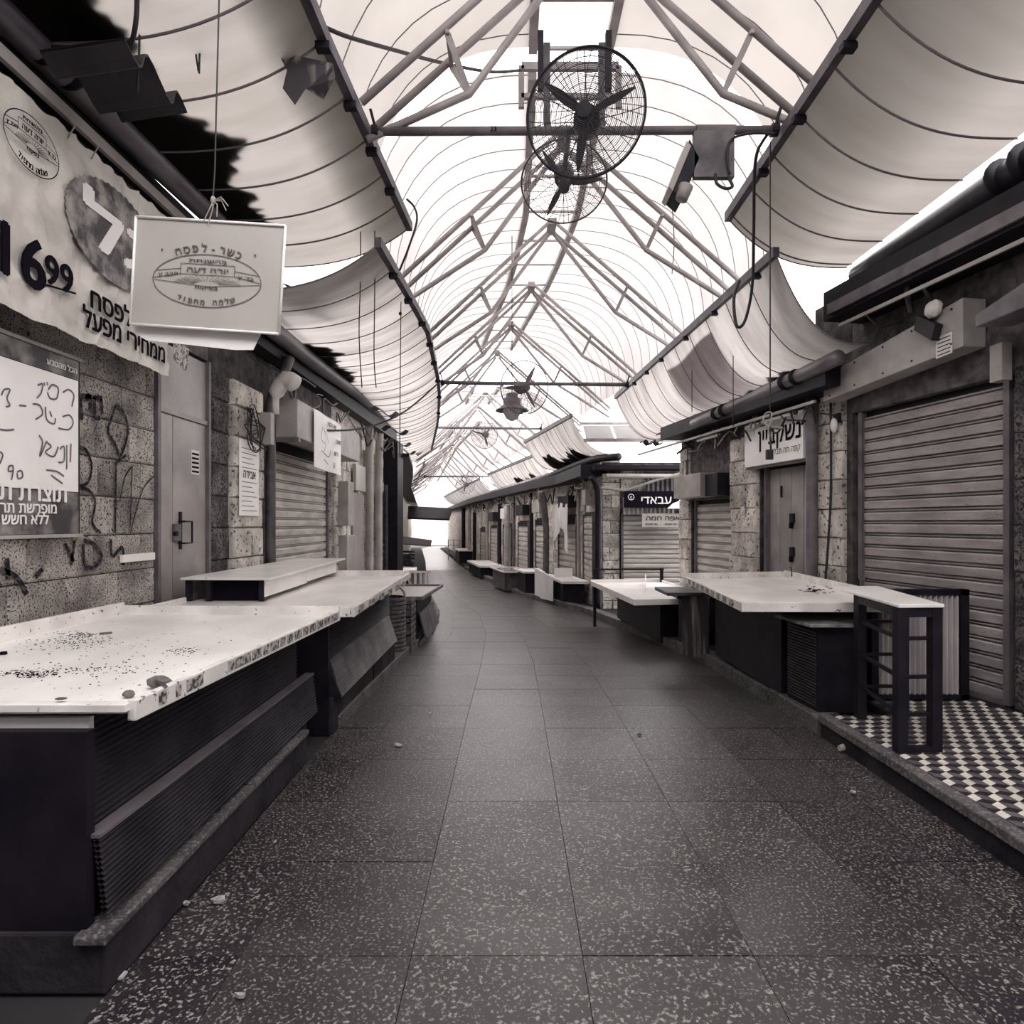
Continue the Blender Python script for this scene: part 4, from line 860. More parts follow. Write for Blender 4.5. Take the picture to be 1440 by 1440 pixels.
# ================================================================== MARKET STALLS
def ribs(mb, a, b, zb, zt, ob, ot, n, nrm, amp=.008):
    a = V((a[0], a[1], 0)); b = V((b[0], b[1], 0)); nrm = V(nrm).normalized(); rows_ = []
    for i in range(n*4+1):
        u = i/(n*4); off = ob+(ot-ob)*u+amp*(1 if i % 4 in (1, 2) else 0); z = zb+(zt-zb)*u; rows_.append([a+nrm*off+V((0, 0, z)), b+nrm*off+V((0, 0, z))])
    k = len(mb.v); mb.grid(rows_); r0 = rows_[0]; r1 = rows_[-1]
    back = [[p-nrm*.015 for p in r] for r in rows_]; mb.grid([r[::-1] for r in back]); return mb
def inset(c, t):
    m = sum((V(p) for p in c), V((0, 0)))/len(c); return [tuple(V(p)+(m-V(p)).normalized()*t) for p in c]
def stall(label, c, z, zg, base=None, m='white', rim=.035, rims=(1, 1, 1, 1), th=.07, bm='dark', rw_=.03, group='market stalls along the alley', rmat='rim', tall=(0, 0, 0, 0)):
    """c: near-left, near-right, far-right, far-left corners of the top"""
    m0 = sum((V(p) for p in c), V((0, 0)))/4; t = thing('market_stall', label, 'market stall', (m0.x, m0.y, zg), group)
    ci = inset(c, .02); part('tabletop', MB().hexa([(x, y, z-th+.02) for x, y in ci], [(x, y, z-rim) for x, y in ci]), m, t)
    for i in range(4):
        if rims[i]:
            a = V(c[i]); b = V(c[(i+1) % 4]); dd = (b-a).normalized(); n = V((-dd.y, dd.x)); zt = z+tall[i]
            q = [a, b, b+n*rw_, a+n*rw_]; part('rim', MB().hexa([(p.x, p.y, z-th) for p in q], [(p.x, p.y, zt) for p in q]), rmat, t, bevel=.004)
    bb = base or inset(c, .22); part('base', MB().hexa([(x, y, zg) for x, y in bb], [(x, y, z-th+.015) for x, y in bb]), bm, t, bevel=.006)
    return t
# nearest left stall
L1 = stall('largest foreground stall on the left, dirty white tray top with stickered rim', [(-2.66, 2.06), (-1.25, 2.08), (-1.16, 4.23), (-2.66, 4.25)], .96, 0, [(-2.6, 2.2), (-1.47, 2.2), (-1.47, 4.15), (-2.6, 4.15)], tall=(0, 0, .03, .05), rim=.03, rims=(0, 1, 1, 1))
part('near_rim', MB().box(-2.66, -1.27, 2.055, 2.10, .925, .952), 'rim', L1, bevel=.003)
part('stone_footing', MB().box(-2.6, -1.33, 2.05, 4.06, 0, .205), 'kerb_lo', L1, bevel=.01)
part('footing_slab', MB().box(-1.42, -1.315, 2.02, 3.2, .18, .21), 'kerb', L1, bevel=.006); part('footing_slab', MB().box(-1.42, -1.315, 3.21, 4.06, .18, .21), 'kerb', L1, bevel=.006)
part('ribbed_panel', ribs(MB(), (-1.45, 2.1), (-1.45, 4.2), .50, .88, 0, 0, 16, (1, 0, 0)), 'ribbed', L1)
part('ribbed_flap', ribs(MB(), (-1.38, 2.08), (-1.38, 4.33), .24, .50, .03, 0, 14, (1, 0, 0)), 'ribbed', L1)
part('flap_ledge', MB().box(-1.43, -1.37, 2.08, 4.33, .50, .512), 'steel', L1, label='scuffed grey ledge along the flap top'); part('side_board', MB().box(-2.6, -1.40, 2.06, 2.1, .0, .86), 'dark', L1)
part('edge_strip', MB().box(-2.6, -1.42, 2.10, 2.125, .835, .895), 'white_clean', L1, label='clean white strip under the near edge')
for i, (px0, px1) in enumerate(((247, 254), (262, 285), (223, 234), (320, 342), (343, 352), (354, 368), (370, 378), (380, 392), (394, 401), (403, 412), (414, 424), (426, 433), (435, 444), (446, 454), (456, 464), (466, 475))):
    # position along the rim from the image column
    def ry(px):
        lo, hi = 2.08, 4.23
        for _ in range(30):
            m_ = (lo+hi)/2; x = -1.25+.09*(m_-2.08)/2.15
            if 720+F*x/m_ < px: lo = m_
            else: hi = m_
        return lo
    y0, y1 = ry(px0), ry(px1); xa = lambda y: -1.25+.09*(y-2.08)/2.15+.0015
    part('sticker', MB().slab([(xa(y0), y0, .905), (xa(y1), y1, .905), (xa(y1), y1, .95), (xa(y0), y0, .95)], (.0015, 0, 0)), 'sticker', L1)
# second left stall with riser
L2 = stall('second stall on the left, long white top reaching under the riser shelf', [(-2.60, 4.42), (-1.10, 4.36), (-1.20, 7.35), (-2.60, 7.35)], .96, .0, [(-2.6, 4.6), (-1.38, 4.6), (-1.38, 7.1), (-2.6, 7.1)], tall=(0, 0, .03, .0))
part('footing', MB().box(-2.6, -1.31, 4.58, 7.0, -.05, .27), 'kerb_lo', L2, bevel=.01); part('footing_joint', MB().box(-1.32, -1.305, 5.9, 5.92, -.02, .25), 'ink', L2)
part('ribbed_panel', ribs(MB(), (-1.38, 4.62), (-1.38, 7.0), .5, .89, 0, 0, 18, (1, 0, 0)), 'ribbed', L2)
part('ribbed_flap', ribs(MB(), (-1.36, 4.62), (-1.36, 6.85), .26, .53, .10, .01, 16, (1, 0, 0)), 'ribbed_mid', L2, label='tilted worn ribbed flap, lighter than the panel above')
part('flap_side', MB().prism([(-1.36, 4.60, .53), (-1.25, 4.60, .26), (-1.36, 4.60, .26)], (0, .02, 0)), 'ribbed', L2); part('side_board', MB().box(-2.3, -1.34, 4.56, 4.6, .0, .88), 'dark', L2)
for i in range(7): part('sticker', MB().box(-1.105, -1.099, 4.5+i*.36, 4.5+i*.36+.16, .90, .95), 'sticker', L2)
rs = thing('riser_shelf', 'long white riser shelf standing on the second left stall', 'shelf', (-2.2, 6, .96))
part('shelf_top', MB().hexa([(-2.6, 4.9, 1.10), (-1.89, 4.88, 1.10), (-2.02, 7.6, 1.10), (-2.6, 7.6, 1.10)], [(-2.6, 4.9, 1.118), (-1.89, 4.88, 1.118), (-2.02, 7.6, 1.118), (-2.6, 7.6, 1.118)]), 'white', rs, bevel=.004)
part('front_sheet', MB().slab([(-1.95, 4.95, .962), (-2.0, 6.1, .962), (-2.0, 6.1, 1.10), (-1.95, 4.95, 1.10)], (-.015, 0, 0)), 'white_clean', rs); part('front_sheet', MB().slab([(-2.0, 6.11, .975), (-2.05, 7.3, .975), (-2.05, 7.3, 1.10), (-2.0, 6.11, 1.10)], (-.015, 0, 0)), 'white_clean', rs)
for x in (-2.56, -2.4, -1.98): part('leg', MB().box(x-.02, x+.02, 4.94, 4.98, .93, 1.10), 'dark', rs)
part('back_panel', MB().box(-2.4, -2.0, 4.99, 5.0, .93, 1.10), 'ink', rs); part('shelf_side', MB().box(-2.56, -2.54, 4.98, 7.3, .93, 1.10), 'ribbed_mid', rs)
L3 = stall('third stall on the left, small tray top with tilted front boards', [(-2.5, 8.5), (-1.21, 8.45), (-1.12, 10.2), (-2.5, 10.2)], .55, -.25, [(-2.5, 8.6), (-1.3, 8.6), (-1.3, 10.1), (-2.5, 10.1)], m='plastic', rmat='steel', th=.05)
for a, b in ((8.62, 9.3), (9.32, 10.05)): part('tilted_board', MB().slab([(-1.17, a, -.05), (-1.17, b, -.05), (-1.27, b, .3), (-1.27, a, .3)], (-.02, 0, 0)), 'ribbed_mid', L3)
part('footing', MB().box(-2.5, -1.27, 8.55, 10.15, -.35, -.08), 'kerb', L3)
bk_ = thing('wicker_basket', 'tall dark ribbed basket standing between second and third left stalls', 'basket', (-1.5, 7.5, 0))
bb_ = MB()
for i in range(14): bb_.lathe([(.20+.001*i, -.04+i*.05), (.215, -.02+i*.05), (.20, .0+i*.05)], (-1.5, 7.6, 0), n=16)
part('woven_side', bb_, 'wicker', bk_, True, kind='stuff')
part('handle', MB().tube([(-1.5+.2*math.cos(a*.35), 7.6, .66+.14*math.sin(a*.35)) for a in range(10)], .015, 6), 'steel_pale', bk_)
for i, (y, z0, lab) in enumerate(((8.1, -.1, 'lowest crate in the stack before the third left stall'), (8.1, .13, 'middle crate in the stack before the third left stall'), (8.12, .36, 'topmost crate in the stack before the third left stall'))):
    ct = thing('crate', lab, 'crate', (-1.5, y, z0), 'stacked crates')
    for k in range(3): part('side_slat', MB().box(-1.72, -1.28, y-.2, y-.185, z0+.02+k*.07, z0+.07+k*.07), 'wicker', ct); part('side_slat', MB().box(-1.29, -1.275, y-.2, y+.2, z0+.02+k*.07, z0+.07+k*.07), 'wicker', ct)
    part('floor_board', MB().box(-1.72, -1.28, y-.18, y+.2, z0, z0+.02), 'wicker', ct)
# things lying on the nearest stall
def onT(px, py, z=.932): return onz(px, py, z)
p = onT(224, 968); single('sweet_potato', MB().blob((p.x+.0, p.y, .955), (.048, .026, .024), 5, 12, 8), 'veg', 'dark sweet potato at the near corner of the foreground stall', 'vegetable', smooth=True)
p = onT(238, 962, .94); single('paper_scrap', MB().prism([onT(215, 956, .965), onT(250, 960, .94), onT(232, 968, .96)], (0, 0, .004)), 'rust', 'curled paper scrap behind the sweet potato', 'scrap')
p = onT(181, 981); single('pebble', MB().blob((p.x, p.y, .945), (.022, .016, .014), 8), 'veg', 'small brown lump on the near rim of the foreground stall', 'scrap', smooth=True)
p = onT(86, 984, .96); single('dry_leaf', MB().blob((p.x, p.y, .964), (.020, .012, .004), 9), 'veg', 'flat dry leaf on the near rim at the far left', 'leaf', smooth=True)
p = onT(233, 863); single('pebble', MB().blob((p.x, p.y, .95), (.03, .03, .022), 10), 'veg', 'small stone in the far left corner of the foreground stall', 'scrap', smooth=True)
p = onT(5, 920); single('bottle_cap', MB().lathe([(0, .012), (.013, .012), (.015, 0)], (p.x, p.y, .932), n=14), 'ink', 'black bottle cap at the left edge of the foreground stall', 'cap')
p = onT(148, 892); single('twig', MB().tube([(p.x-.03, p.y, .936), (p.x+.03, p.y+.01, .940)], .006, 6), 'veg', 'short twig in the middle of the foreground stall', 'twig')
cr = MB(); rnd = random.Random(3)
for (cx, cy, sx, sy, n) in ((40, 948, 40, 5, 170), (100, 902, 60, 10, 150), (130, 942, 90, 6, 80), (258, 915, 28, 6, 60), (150, 925, 150, 45, 120), (115, 893, 30, 5, 100)):
    for _ in range(n):
        p = onT(cx+rnd.gauss(0, sx*.5), max(875, min(968, cy+rnd.gauss(0, sy*.5))), .931)
        if not (-2.6 < p.x < -1.3 and 2.15 < p.y < 4.15): continue
        a = rnd.uniform(0, 3); r_ = rnd.uniform(.0015, .005); cr.prism([(p.x+r_*math.cos(a+k*2.1), p.y+r_*math.sin(a+k*2.1)*1.2, .9305) for k in range(3)], (0, 0, rnd.uniform(.001, .003)))
single('crumbs', cr, 'ink', 'dark crumbs and dirt scattered over the foreground stall top', 'dirt', kind='stuff')
# right stalls
R1 = stall('nearest right stall, wide white tray top with a stickered street rim', [(1.72, 4.69), (3.0, 4.67), (3.22, 7.35), (1.93, 7.05)], .95, .10, [(2.26, 5.25), (3.0, 5.25), (3.15, 7.1), (2.24, 6.9)], tall=(0, .04, .03, 0))
for i in range(9):
    u = .1+i*.09; a = V((1.72, 4.69)).lerp(V((1.93, 7.05)), u); b = V((1.72, 4.69)).lerp(V((1.93, 7.05)), u+.05); part('sticker', MB().slab([(a.x-.004, a.y, .89), (b.x-.004, b.y, .89), (b.x-.004, b.y, .94), (a.x-.004, a.y, .94)], (.002, 0, 0)), 'sticker', R1)
for u in (.3, .62, .9): q = V((3.18, 5.0)).lerp(V((3.19, 7.3)), u); part('hook', MB().tube([(q.x-.03, q.y, .94), (q.x-.03, q.y, 1.03), (q.x-.05, q.y, 1.05)], .006, 5), 'dark', R1)
cr = MB()
for _ in range(34):
    p = onz(1150+rnd.gauss(0, 14), 829+rnd.gauss(0, 3), .921); r_ = rnd.uniform(.006, .02); a = rnd.uniform(0, 3)
    cr.prism([(p.x+r_*math.cos(a+k*2.1), p.y+r_*math.sin(a+k*2.1)*1.5, .919) for k in range(3)], (0, 0, .004))
single('crumbs', cr, 'ink', 'dark leaf crumbs on the nearest right stall top', 'dirt', kind='stuff')
ep = thing('end_panel', 'streaked metal end panel with a small tray, left of the nearest right stall', 'panel', (2.15, 7.3, 0))
part('panel', MB().slab([(2.02, 7.45, -.02), (2.26, 7.2, -.02), (2.26, 7.2, .70), (2.02, 7.45, .70)], (.02, .03, 0)), 'rust', ep)
part('tray', MB().box(1.80, 2.25, 7.25, 7.9, .70, .74), 'ribbed_mid', ep, bevel=.006)
R2 = stall('long white sloping counter, second stall on the right', [(1.62, 8.3), (2.82, 8.5), (2.68, 11.2), (1.38, 11.0)], .53, -.12, [(2.06, 8.7), (2.7, 8.7), (2.6, 11), (1.85, 11)], m='white_clean', rmat='white_clean', th=.08, tall=(0, 0, .02, 0))
part('back_rail', MB().beam((1.45, 11.1, .72), (2.70, 11.15, .72), .05, .03), 'dark', R2)
for x in (1.47, 2.66): part('rail_post', MB().box(x-.025, x+.025, 11.1, 11.16, -.3, .74), 'dark', R2)
part('divider', MB().slab([(1.95, 9.2, .52), (2.3, 10.8, .52), (2.3, 10.8, .66), (1.95, 9.2, .60)], (.015, 0, 0)), 'white_clean', R2)
single('dark_tray', MB().box(2.1, 2.75, 7.95, 8.3, .58, .66), 'ribbed', 'low dark tray between the first and second right stalls', 'tray', bevel=.01); single('dark_tray_stand', MB().box(2.2, 2.7, 8.0, 8.28, -.05, .58), 'dark', 'dark stand under the low tray between right stalls', 'stand', bevel=.01)
R3 = stall('white topped stall with dark body, third on the right before the corner', [(1.15, 14.4), (1.78, 14.4), (1.55, 15.9), (.82, 16.6)], .20, -.38, m='white_clean', rmat='white_clean', th=.06, bm='dark')
part('upstand', MB().box(1.05, 1.5, 15.5, 15.53, .2, .42), 'white_clean', R3)
single('white_board', MB().slab([(.95, 15.0, -.33), (.60, 16.6, -.42), (.60, 16.6, .35), (.95, 15.0, .25)], (.04, 0, 0)), 'white_clean', 'tall white board left of the third right stall', 'board', bevel=.005)
stall('small dark stall with a pale lid left of the white board', [(.30, 17.0), (.9, 17.0), (.8, 18.3), (.05, 18.4)], .22, -.5, m='white_clean', th=.05)
stall('distant stall with ribbed dark front and grey top', [(-.25, 18.6), (.5, 18.6), (.15, 20.6), (-.75, 20.8)], .10, -.5, m='glass', bm='ribbed_mid', th=.05)
stall('distant white topped stall with dark front boards, fifth on the right', [(-1.25, 24.3), (-.3, 24.3), (-1.0, 27.8), (-2.0, 27.8)], -.12, -.62, m='white_clean', th=.08)
stall('farthest small stall on the right', [(-3.0, 35), (-2.2, 35), (-2.5, 38), (-3.5, 38)], 0, -.75, m='white_clean', th=.06)
rk = thing('display_rack', 'pale wire display rack far down the right side', 'rack', (-3.6, 40, -.8))
for i in range(4): part('post', MB().box(-4.1+i*.35, -4.05+i*.35, 40, 40.05, -.85, .45), 'steel_pale', rk)
for z in (-.3, .1, .43): part('rail', MB().box(-4.1, -3.0, 40, 40.05, z, z+.03), 'steel_pale', rk)
# far left street furniture
fe = thing('barrier', 'low white slatted barrier beyond the third left stall', 'barrier', (-2.7, 15.5, -.45))
for i in range(6): part('slat', MB().box(-3.0+i*.14, -2.94+i*.14, 16.5, 16.53, -.42, .25), 'white_clean', fe)
for z in (-.35, .22): part('rail', MB().box(-3.05, -2.15, 16.48, 16.5, z, z+.06), 'white_clean', fe)
stall('far left stall behind the white barrier', [(-3.9, 18), (-2.75, 18), (-2.95, 19.4), (-4.1, 19.4)], .18, -.5, m='white_clean', th=.08)
for i, (y, lab) in enumerate(((22, 'nearer dark bench far down the left side'), (26, 'farther dark bench far down the left side'))):
    bt = thing('bench', lab, 'bench', (-4.1-.2*i, y, -.6), 'benches far down the left side'); x0 = -4.7-i*.5
    part('seat', MB().box(x0, x0+1.1, y, y+.4, -.15, -.08), 'ribbed', bt)
    for k in range(3): part('back_slat', MB().box(x0, x0+1.1, y+.38, y+.42, .0+k*.14, .09+k*.14), 'ribbed', bt)
    for x in (x0+.05, x0+1.0): part('leg', MB().box(x, x+.06, y, y+.42, gz(y), -.15), 'ribbed', bt)
single('awning', MB().slab([(-5.2, 30, .5), (-3.9, 30, .4), (-4.1, 32, .6), (-5.6, 32, .8)], (0, 0, .06)), 'plaster', 'small grey lean-to roof far down the left side', 'awning')
# right cabinet
cb_ = thing('low_cabinet', 'low dark louvred cabinet with a greasy glass top beside the tall table', 'cabinet', (2.4, 4.8, .12))
part('body', MB().hexa([(2.30, 4.70, .12), (2.62, 4.70, .12), (2.70, 5.1, .12), (2.27, 5.15, .12)], [(2.30, 4.70, .77), (2.62, 4.70, .77), (2.70, 5.1, .77), (2.27, 5.15, .77)]), 'dark', cb_)
part('glass_top', MB().hexa([(2.20, 4.62, .775), (2.62, 4.62, .775), (2.74, 5.12, .775), (2.15, 5.12, .775)], [(2.20, 4.62, .80), (2.62, 4.62, .80), (2.74, 5.12, .80), (2.15, 5.12, .80)]), 'glass', cb_, bevel=.004)
for i in range(24): part('louvre', MB().slab([(2.298, 4.72, .16+i*.024), (2.268, 5.13, .16+i*.024), (2.262, 5.13, .172+i*.024), (2.292, 4.72, .172+i*.024)], (-.008, 0, 0)), 'ribbed_mid', cb_)
# ================================================================== TILED PLATFORM
pf = MB(); pf.box(2.24, 4.6, .2, 4.54, -.1, .155); pf.box(2.76, 3.75, 4.54, 5.12, -.1, .155)
plat = struct('trim_7', pf, 'kerb_lo')
y = .2
for L in (.95, .9, 1.0, .85, .64):
    part('edge_stone', MB().box(2.215, 2.30, y+.004, y+L-.004, .11, .168), 'kerb', plat, bevel=.008); y += L
a_ = .107; s_ = a_/math.sqrt(3); tiles = []
hexv = [V((s_*math.cos(math.radians(30+60*k)), s_*math.sin(math.radians(30+60*k)))) for k in range(6)]
for j in range(-2, 56):
    for i in range(-40, 40):
        c = V((2.36+i*a_+j*a_*.5, .3+j*a_*.866))
        if c.x < 2.30 or c.x > 4.5 or c.y > 5.0 or (c.y > 4.48 and c.x < 2.82) or c.x > xR(c.y)-.07: continue
        for k0_, mi in ((0, 2), (2, 1), (4, 0)):          # v(30,90,150) black, (150,210,270) grey, (270,330,30) white
            q = [c, c+hexv[k0_], c+hexv[(k0_+1) % 6], c+hexv[(k0_+2) % 6]]; m_ = sum(q, V((0, 0)))/4; tiles.append((c.length+(0 if c.x/c.y < .83 and c.y > 2.4 else 50), mi, [m_+(p-m_)*.965 for p in q]))
tiles.sort(key=lambda t: t[0]); rest = MB()
for n, (_, mi, q) in enumerate(tiles):
    if n < 297: part('tile', MB().hexa([(p.x, p.y, .155) for p in q], [(p.x, p.y, .1645) for p in q]), ('tile_w', 'tile_g', 'tile_k')[mi], plat)
    else: rest.hexa([(p.x, p.y, .155) for p in q], [(p.x, p.y, .1645) for p in q], mi)
part('distant_tiles', rest, ('tile_w', 'tile_g', 'tile_k'), plat, kind='stuff')
# tall table
tt = thing('tall_table', 'narrow tall black frame table with a white top on the tiled platform', 'table', (2.5, 4.2, .165))
tc_ = [(2.31, 3.74), (2.60, 3.76), (2.80, 4.52), (2.44, 4.48)]
tc_ = [(2.31, 3.74), (2.60, 3.76), (2.84, 4.86), (2.475, 4.83)]
part('tabletop', MB().hexa([(x, y, 1.04) for x, y in tc_], [(x, y, 1.06) for x, y in tc_]), 'white', tt, bevel=.004)
li = [(2.345, 3.78), (2.565, 3.80), (2.77, 4.44), (2.47, 4.44)]
for (x, y) in li: part('leg', MB().box(x-.03, x+.03, y-.03, y+.03, .165, 1.04), 'dark', tt)
for i in range(4):
    a = li[i]; b = li[(i+1) % 4]; part('top_rail', MB().beam(a+(1.01,), b+(1.01,), .045, .06), 'dark', tt)
    if i != 1:
        for z in (.85, .617, .39): part('rung', MB().beam(a+(z,), b+(z,), .02, .022), 'dark', tt)
part('foot_bar', MB().beam(li[0]+(.18,), li[1]+(.18,), .05, .03), 'dark', tt)
# corrugated screen
sc_ = thing('corrugated_screen', 'corrugated metal screen in a black frame behind the tall table', 'screen', (3.2, 4.9, .165))
rws = []
for i in range(121):
    u = i/120; x = 2.86+.63*u; h = .020*math.sin(u*2*math.pi*15); rws.append([(x, 4.895+h, .21), (x, 4.895+h, .985)])
part('corrugated_sheet', MB().grid(rws), 'corr', sc_, True)
for x0, x1 in ((2.80, 2.855), (3.495, 3.56)): part('frame_post', MB().box(x0, x1, 4.87, 4.94, .165, 1.03), 'dark', sc_)
for z0, z1 in ((.985, 1.03), (.175, .21)): part('frame_rail', MB().box(2.80, 3.56, 4.87, 4.94, z0, z1), 'dark', sc_)
part('back_board', MB().box(2.84, 3.5, 4.93, 4.945, .2, .99), 'dark', sc_)

# ================================================================== FANS AND LAMPS
def fan(label, c, nrm, R, roll=0, blades=3, m='dark', gm='cable', stem=None, nr=26):
    t = thing('industrial_fan', label, 'fan', c, 'industrial wall fans above the alley'); n = V(nrm).normalized(); c = V(c); e = n.cross(UP); e.normalize(); g = e.cross(n)
    P = lambda r, a, h: c+(e*math.cos(a)+g*math.sin(a))*r+n*h
    part('rim', MB().tube([P(R, k*math.pi/32, 0) for k in range(64)], R*.022, 8, True), m, t, True)
    gd = MB()
    for i in range(2, nr):
        r = R*i/nr; h = .075*R/.4*(1-(r/R)**2.2)
        for sgn in ((1, -1) if i % 3 == 0 else (1,)): gd.tube([P(r, k*math.pi/24, h*sgn) for k in range(48)], R*.0058, 3, True)
    for k in range(24):
        a = k*math.pi/12; gd.tube([P(R*u, a+.15*u, .075*R/.4*(1-u**2.2)) for u in (.12, .4, .7, .88, 1)], R*.007, 4)
        if k % 2 == 0: gd.tube([P(R*u, a, -.12*R/.4*(1-u**2)) for u in (.15, .5, .8, 1)], R*.009, 4)
    wg = part('wire_guard', gd, gm, t, kind='stuff')
    part('badge', MB().lathe([(0, .012), (R*.13, .008), (R*.13, 0)], c+n*.078*R/.4, n, 20), m, wg)
    for k in range(blades):
        a0 = roll+k*2*math.pi/blades; rr = []
        for i in range(9):
            u = i/8; r = R*(.12+.76*u); w_ = R*.15*math.sin(math.pi*(.18+.74*u)); tw = .5-.3*u
            rr.append([P(r, a0-w_/r*.5, -.01-w_*tw*.5), P(r, a0+w_/r*.5, -.01+w_*tw*.5)])
        b = MB().grid(rr); b.grid([[p-n*.006 for p in q][::-1] for q in rr]); part('blade', b, m, t, True)
    part('hub', MB().lathe([(0, .05), (R*.13, .03), (R*.14, -.04), (0, -.04)], c, n, 18), m, t, True)
    part('motor', MB().lathe([(0, -.04), (R*.22, -.06), (R*.25, -.16*R/.4), (R*.18, -.28*R/.4), (0, -.30*R/.4)], c, n, 18), m, t, True)
    if stem: part('bracket', MB().tube([c-n*.15*R/.4, stem], .022, 8), m, t)
    return t
fan('large wire-guarded fan on the nearest pole', at(823, 160, 4.45), (-.22, -1, -.22), .42, 2.79, nr=34, stem=at(800, 186, 4.78))
fan('tilted fan hanging below and behind the large fan', at(793, 258, 5.3), (-.05, -.62, -1), .36, 1.0, m='steel', gm='ribbed_mid', stem=at(800, 187, 4.85), nr=18)
fan('mid-distance fan on the second pole, right of the pendant lamp', at(738, 545, 9.6), (.45, -1, -.2), .40, 2.0, m='steel', gm='steel', stem=at(742, 538, 9.85), nr=14)
fan('third fan, small, on the third pole', at(681, 611, 17.2), (-.3, -1, -.15), .38, .3, m='steel', gm='steel', stem=at(681, 602, 17.49), nr=10)
fan('smallest fan on the farthest pole', at(655, 681, 26.6), (-.2, -1, 0), .40, .8, m='steel', gm='steel', stem=at(655, 671, 26.95), nr=8)
ff = thing('fan_frame', 'pair of steel posts holding the large fan under the roof ridge', 'frame', at(800, 186, 4.86))
for px in (769, 846):
    a = at(px, 186, 4.87); part('post', MB().beam(a, (a.x, 4.87, H+3.72), .05, .05, (0, 1, 0)), 'beam', ff)
    part('post_sleeve', MB().beam((a.x+(-.05 if px < 800 else .05), 4.85, H+3.35), (a.x+(-.05 if px < 800 else .05), 4.85, H+3.80), .045, .05, (0, 1, 0)), 'dark', ff)
# pendant lamp
c = at(720, 578, 10.6); pl_ = thing('pendant_lamp', 'pale stepped metal pendant lamp hanging left of the mid-distance fan', 'lamp', c)
part('shade', MB().lathe([(.06, .30), (.10, .29), (.10, .22), (.15, .20), (.15, .10), (.27, .02), (.285, 0), (.26, .0), (.13, .09)], c, n=28), 'steel', pl_, True)
part('glass_bowl', MB().lathe([(.15, .03), (.15, -.04), (.10, -.13), (.03, -.17), (0, -.17)], c, n=22), 'clear_roof', pl_, True); part('cord', MB().tube([c+V((0, 0, .29)), (c.x, c.y, H+4.87)], .008, 6), 'cable', pl_)
# bracket box with floodlight on the nearest pole
bx = thing('heater_unit', 'dark bracket box with a tilted floodlight clamped to the nearest pole', 'lamp', at(1005, 215, 4.8)); D0 = 4.76
part('bracket_box', MB().slab([at(976, 249, D0), at(1033, 249, D0), at(1033, 183, D0), at(976, 183, D0)], (0, .05, 0)), 'ribbed_mid', bx, bevel=.005)
part('pole_clip', MB().tube([at(978, 184, 4.83), at(1033, 184, 4.83)], .042, 12), 'steel', bx)
part('lamp_body', MB().slab([at(946, 268, D0), at(960, 280, D0), at(985, 222, D0), at(970, 195, D0)], (0, .22, 0)), 'dark', bx, bevel=.008); part('lamp_face', MB().slab([at(941, 262, D0-.01), at(946, 268, D0-.01), at(972, 205, D0-.01), at(966, 198, D0-.01)], (0, .24, 0)), 'steel_pale', bx)
part('sensor', MB().lathe([(0, 0), (.045, 0), (.055, .11), (.03, .12), (0, .12)], at(958, 281, D0), (.35, 0, 1), 16), 'steel_pale', bx, True)
part('cable_loop', MB().tube(smooth_path([at(1024, 250, D0), at(1030, 262, D0-.02), at(1020, 265, D0-.03), at(1008, 258, D0-.03), at(1006, 245, D0)], 6), .011, 8), 'cable', bx, True)
part('cable_loop', MB().tube(smooth_path([at(1026, 245, D0-.02), at(1023, 215, D0-.03), at(1030, 195, D0-.02), at(1060, 187, D0), at(1090, 188, D0)], 6), .009, 8), 'cable', bx, True)
# ================================================================== CABLES AND CORDS
def cable(pts, r, label, m='cable', name='cable', cat='cable', group=None): return single(name, MB().tube(smooth_path([at(*p) for p in pts], 7), r, 6), m, label, cat, group, smooth=True)
cable([(205, -22, 3.3), (262, 2, 3.5), (330, 20, 3.7), (430, 30, 4.0), (490, 52, 4.3), (560, 72, 4.9), (620, 88, 5.5), (690, 101, 6.1), (738, 98, 6.5)], .014, 'thick cable looping across the upper left to the ridge')
cable([(192, -30, 3.2), (192, 20, 3.2), (185, 60, 3.25), (168, 92, 3.3), (158, 102, 3.35)], .012, 'curved cable at the upper left beside hanging twine')
cable([(1100, 168, 4.9), (1075, 195, 4.9), (1062, 230, 5.0), (1060, 320, 5.3), (1058, 400, 5.5), (1048, 450, 5.6), (1036, 458, 5.6), (1032, 420, 5.7), (1040, 395, 5.8)], .014, 'thick black cable hanging in a long loop at the right')
cable([(572, 280, 5.9), (583, 292, 5.9), (586, 312, 5.9), (574, 350, 5.9), (562, 380, 6.0)], .010, 'short curved cable at the end of the near left beam')
cable([(322, 548, 6.4), (345, 570, 6.6), (400, 590, 7.4), (460, 605, 8.2), (520, 600, 9.4), (570, 578, 10.2), (614, 541, 10.8)], .014, 'long sagging cable from the pale pier to the far left beam')
cable([(1192, 418, 6.1), (1212, 424, 5.9), (1222, 445, 5.8), (1240, 458, 5.7), (1270, 450, 5.6)], .014, 'short curling cable under the end of the thick right gutter')
cable([(1284, 382, 5.2), (1276, 410, 5.2), (1282, 440, 5.2)], .022, 'thick black hose behind the fascia box', group=None)
cable([(1290, 380, 5.2), (1300, 405, 5.1), (1310, 425, 5.1)], .018, 'second black hose behind the fascia box')
cable([(945, 285, 8.1), (948, 340, 8.1), (945, 385, 8.1)], .006, 'thin cord hanging between trusses right of the ridge')
